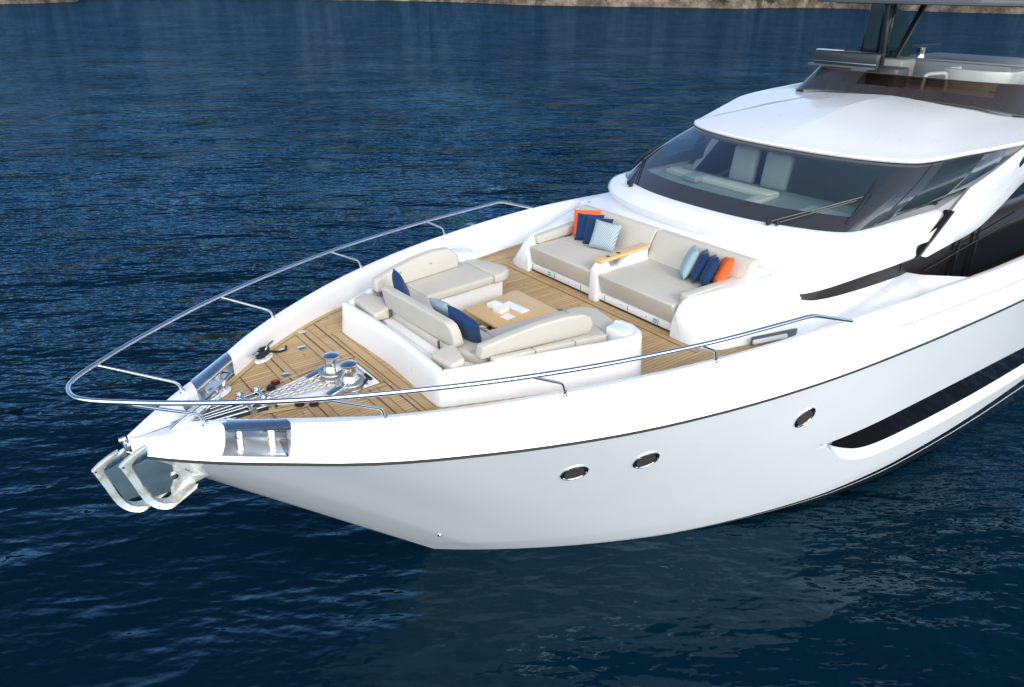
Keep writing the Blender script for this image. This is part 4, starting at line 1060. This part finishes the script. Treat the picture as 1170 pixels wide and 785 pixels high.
def flybridge():
    base = [(12.98, 0, 5.17), (12.98, .7, 5.17), (13.02, 1.3, 5.16), (13.1, 1.75, 5.12), (13.25, 2.05, 5.08), (13.7, 2.25, 5.06), (15, 2.45, 5.05), (18, 2.6, 5.05)]
    top = [(13.42, 0, 5.505), (13.42, .7, 5.505), (13.45, 1.2, 5.505), (13.52, 1.6, 5.51), (13.66, 1.86, 5.515), (14.0, 2.02, 5.52), (15.2, 2.2, 5.53), (18, 2.4, 5.55)]
    b = ring(base, 6); t = ring(top, 6); n = len(b)
    A = empty('wind_screen', (0, 0, 0), Y)
    def patch(i0, i1, t0, t1, s, th=.012):
        g = [[b[i].lerp(t[i], q) for q in np.linspace(t0, t1, 4)] for i in range(i0, i1+1)]
        v, f = grid(g); 
        return (v, f) if s > 0 else mirror((v, f))
    def solid(*gs):
        return fixn(*join(*gs))
    o = obj('tinted_panel', solid(patch(0, n-1, 0, .45, 1), patch(0, n-1, 0, .45, -1), patch(7, n-1, .45, 1, 1), patch(16, n-1, .45, 1, -1)), 'panel', A, angle=60)
    obj('smoked_window', solid(patch(0, 7, .45, 1, 1), patch(0, 16, .45, 1, -1)), 'smoke', A, angle=60)
    obj('edge_trim', tube([p for p in t[::-1]]+[Vector((p.x, -p.y, p.z)) for p in t[1:]], .010, 6), 'brown', A)
    obj('foot_trim', tube([Vector((p.x-.01, p.y, p.z+.004)) for p in b[::-1]]+[Vector((p.x-.01, -p.y, p.z+.004)) for p in b[1:]], .008, 6), 'brown', A)
    for i in (3, 8, 13, 18):
        for s in (1, -1):
            p = b[i].lerp(t[i], .16); obj('screw', tube([(p.x-.012, s*p.y, p.z), (p.x+.01, s*p.y, p.z)], .014, 10), 'dark', A)
    # deck inside and the coaming
    obj('flybridge_deck', prism([(13.25, -1.9), (19, -2.4), (22, -2.4), (22, 2.4), (19, 2.4), (13.25, 1.9)], 5.03, 5.19, .01, 1), 'gel', Y)
    K = empty('helm_console', (0, 0, 0), Y)
    obj('console_body', prism([(15.3, 1.05), (15.9, 1.05), (15.9, 1.6), (15.3, 1.6)], 5.19, 5.62, .03, 3), 'beige', K); 
    obj('console_top', prism([(14.05, .50), (14.55, .50), (14.55, 1.10), (14.05, 1.10)], 5.19, 5.56, .04, 3), 'grey', K)
    # dark seat-back box on the starboard side
    Bx = empty('lounge_backrest', (0, 0, 0), Y)
    obj('back_panel', box((13.62, 1.33, 5.69), (.10, 1.32, .27), .04, 4), 'dark', Bx); obj('chrome_trim', box((13.565, 1.33, 5.625), (.012, 1.28, .016), .003), 'steel', Bx)
    obj('ledge', box((13.55, 1.36, 5.56), (.2, 1.34, .035), .012, 2), 'grey', Bx); obj('head_pad', box((13.72, 1.75, 5.81), (.2, .5, .05), .02, 3), 'gel', Bx); obj('back_pad', box((13.74, 1.05, 5.80), (.2, .75, .05), .02, 3), 'dark', Bx)
    # hard top and its struts
    H = empty('hard_top', (0, 0, 0), Y)
    obj('canopy', prism([(13.25, 1.6), (13.4, 1.95), (13.8, 2.25), (20, 2.4), (20, -2.4), (13.8, -2.25), (13.35, -1.9), (13.15, -1.0), (13.1, 0)], 6.675, 6.76, .02, 2), 'grey', H)
    obj('canopy_underside', prism([(13.5, 1.5), (14, 2.0), (19.8, 2.2), (19.8, -2.2), (14, -2.0), (13.5, -1.5)], 6.66, 6.674, 0), 'black', H)
    for s in (1, -1):
        y = s*1.45
        for (x0, x1, dz) in ((15.28, 15.05, 0), (15.5, 16.55, 0)):
            obj('strut', prism([(x0-.055, 5.19), (x0+.055, 5.19), (x1+.055, 6.67), (x1-.055, 6.67)], y-.05, y+.05, .012, 2, axis='y'), 'dark', H)
        if s > 0:
            obj('strut', prism([(15.9, 5.5), (16.1, 5.5), (16.0, 6.67), (15.8, 6.67)], 1.75, 1.95, .02, 2, axis='y'), 'navyblack', H)
    # bronze acrylic side shelter with a cut-out
    ac = [(15.6, 5.52), (18.0, 5.52), (17.8, 5.95), (17.4, 6.30), (17.2, 6.42), (16.6, 6.67), (15.7, 6.67)]
    obj('acrylic_shelter', prism(ac, 2.15, 2.165, .002, 1, axis='y'), 'bronzeacr', H)
    # helm chair, grab frame, bar and lounge behind
    C = empty('tub_chair', (0, 0, 0), Y)
    prof = cr_pts([(15.75, .16, 0), (15.2, .18, 0), (14.98, -.1, 0), (14.93, -.45, 0), (14.98, -.8, 0), (15.2, -1.06, 0), (15.75, -1.06, 0)], 5)
    rows = []
    for p in prof:
        d = (Vector((15.6, -.45, 0))-p).normalized()
        rows.append([p+Vector((0, 0, 5.19))+d*.14, p+Vector((0, 0, 5.38))+d*.04, p+Vector((0, 0, 5.50)), p+Vector((0, 0, 5.56))+d*.02, p+Vector((0, 0, 5.56))+d*.10, p+Vector((0, 0, 5.30))+d*.16])
    obj('chair_shell', fixn(*grid(rows)), 'cream', C, angle=40); obj('chair_seat', prism([(15.1, -.95), (15.8, -.95), (15.8, .05), (15.1, .05)], 5.19, 5.36, .04, 3), 'cream', C)
    obj('grab_frame', tube(roundpath([(14.75, .30, 5.19), (14.8, .30, 5.44), (15.0, .0, 5.48), (15.05, -.02, 5.19)], .08), .035, 10), 'cream', Y)
    obj('bar_counter', prism([(16.3, -.6), (18.2, -.6), (18.2, 1.6), (16.3, 1.6)], 5.19, 5.58, .03, 3), 'greyw', Y)
    obj('bar_top', prism([(16.25, -.9), (18.3, -.9), (18.3, 1.7), (16.25, 1.7)], 5.582, 5.62, .01, 2), 'greyw', Y)
    obj('side_coaming', prism([(15.8, 2.25), (19.8, 2.3), (19.8, 2.5), (15.8, 2.44)], 5.0, 5.5, .04, 3), 'gel', Y); obj('side_coaming', prism([(13.8, -2.2), (19.8, -2.3), (19.8, -2.5), (13.8, -2.42)], 5.0, 5.42, .04, 3), 'gel', Y)
    obj('sun_lounge', prism([(16.0, -2.1), (17.3, -2.15), (17.3, -1.25), (16.05, -1.25)], 5.19, 5.52, .10, 4), 'cush', Y)
    obj('cup', lathe([(0, 0), (.085, 0), (.075, .10), (.09, .2), (0, .2)], (16.35, 1.2, 5.62), 20), 'steel', None, label='shiny steel bucket on the flybridge counter by the smoked shelter', cat='bucket')
    bpy.data.objects['cup'].name = 'bucket'
    obj('flybridge_rail', tube(roundpath([(15.9, 2.35, 5.72), (19.8, 2.35, 5.72)], .1), .02, 8), 'black', Y)
M['navyblack'] = mat('navy_black_paint', (.008, .010, .025), .2, coat=.5); M['cream'] = mat('cream_shell', (.55, .58, .54), .4, coat=.2); M['greyw'] = mat('pale_grey_counter', (.42, .45, .47), .4)
flybridge()

def interior():
    # dashboard, cream coaming, helm seats, cabin floor and rear wall: seen through the glass
    A = empty('wheelhouse_interior', (0, 0, 0), Y)
    ring_in = [(p.x+.10, p.y*.96) for p in gb[:34]]
    poly = [(x, y) for x, y in ring_in]+[(10.0, 2.0), (10.0, -2.0)]+[(x, -y) for x, y in ring_in[::-1][:-1]]
    obj('dashboard', prism(poly, 3.80, 3.93, .01, 1), 'dash', A)
    obj('cabin_floor', prism([(9.0, -2.05), (14, -2.1), (14, 2.1), (9.0, 2.05)], 2.95, 3.0), 'interior', A)
    obj('rear_wall', prism([(13.0, -2.05), (13.1, -2.05), (13.1, 2.05), (13.0, 2.05)], 3.0, 4.85), 'seatgrey', A)
    obj('ceiling_lining', prism([(10.0, -1.9), (13, -2.2), (13, 2.2), (10.0, 1.9)], 4.68, 4.70), 'interior', A)
    obj('cream_coaming', prism([(9.25, -.25), (9.55, -.28), (9.60, 1.9), (9.35, 1.9)], 3.93, 4.02, .02, 2), 'beige', A)
    obj('cream_coaming', prism([(8.55, -.42), (9.53, -.30), (9.50, -.05), (8.6, -.22)], 3.93, 4.00, .02, 2), 'beige', A)
    obj('instrument_hood', prism([(9.15, 1.05), (9.5, 1.05), (9.5, 1.35), (9.15, 1.35)], 3.93, 4.05, .04, 3), 'dash', A)
    for y in (.98, .33):
        s = obj('helm_seat', box((10.35, y, 4.12), (.16, .50, .62), .07, 4, Matrix.Rotation(R(8), 3, 'Y')), 'seatgrey', A)
        obj('seat_base', box((10.05, y, 3.5), (.6, .5, .18), .05, 3), 'seatgrey', s)
    obj('chart_shelf', box((9.1, -1.35, 3.95), (.7, .8, .05), .02), 'seatgrey', A)
    obj('bottle', lathe([(0, 0), (.04, 0), (.045, .06), (.02, .1), (.015, .14), (0, .14)], (8.55, -.75, 3.93), 16), 'paper', A); bpy.data.objects['bottle'].name = 'compass'
interior()

def wipers():
    def arm(b0, b1, e, blade):
        A = empty('windshield_wiper', (0, 0, 0), Y)
        obj('wiper_motor', box((b0[0], b0[1], b0[2]), (.07, .05, .09), .015, 2), 'black', A); obj('wiper_motor', box((b1[0], b1[1], b1[2]), (.06, .04, .07), .012, 2), 'black', A)
        obj('wiper_arm', tube([b0, e], .013, 8), 'black', A); obj('wiper_arm', tube([b1, (e[0]-.04, e[1]-.05*(1 if e[1] > 0 else -1), e[2]-.05)], .010, 8), 'black', A)
        obj('wiper_blade', tube(cr_pts(blade, 5), lambda t: .008+.020*math.sin(PI*t), 8), 'black', A)
        obj('arm_joint', box(e, (.05, .05, .05), .012, 2), 'black', A)
    g = windows.pt
    def gp(i, t, s, o=.035):
        p = g(i, t); d = Vector((p.x-11, p.y, 0)).normalized(); q = p+d*o+Vector((0, 0, .02)); return Vector((q.x, s*q.y, q.z))
    arm((7.96, 1.40, 4.03), (8.01, 1.50, 4.03), gp(28.5, .36, 1), [gp(27.5, .12, 1, .03), gp(28.5, .38, 1, .045), gp(28.6, .62, 1, .03)])
    arm((7.92, -1.20, 4.04), (7.98, -1.30, 4.04), gp(24.0, .50, -1, .05), [gp(26.5, .12, -1, .03), gp(24.0, .52, -1, .05), gp(22.2, .80, -1, .03)])
wipers()
# small recessed hatch in the near side of the lounge flank
def hatch():
    for s in (1, -1):
        H = empty('flank_locker', (0, 0, 0), Y)
        obj('recess', box((6.78, s*2.262, 3.055), (.70, .03, .10), .006, 2, Matrix.Rotation(R(s*14), 3, 'Z')), 'grey', H)
        obj('locker_bar', box((6.70, s*2.262, 3.045), (.52, .05, .055), .012, 2, Matrix.Rotation(R(s*14), 3, 'Z')), 'gel', H)
hatch()
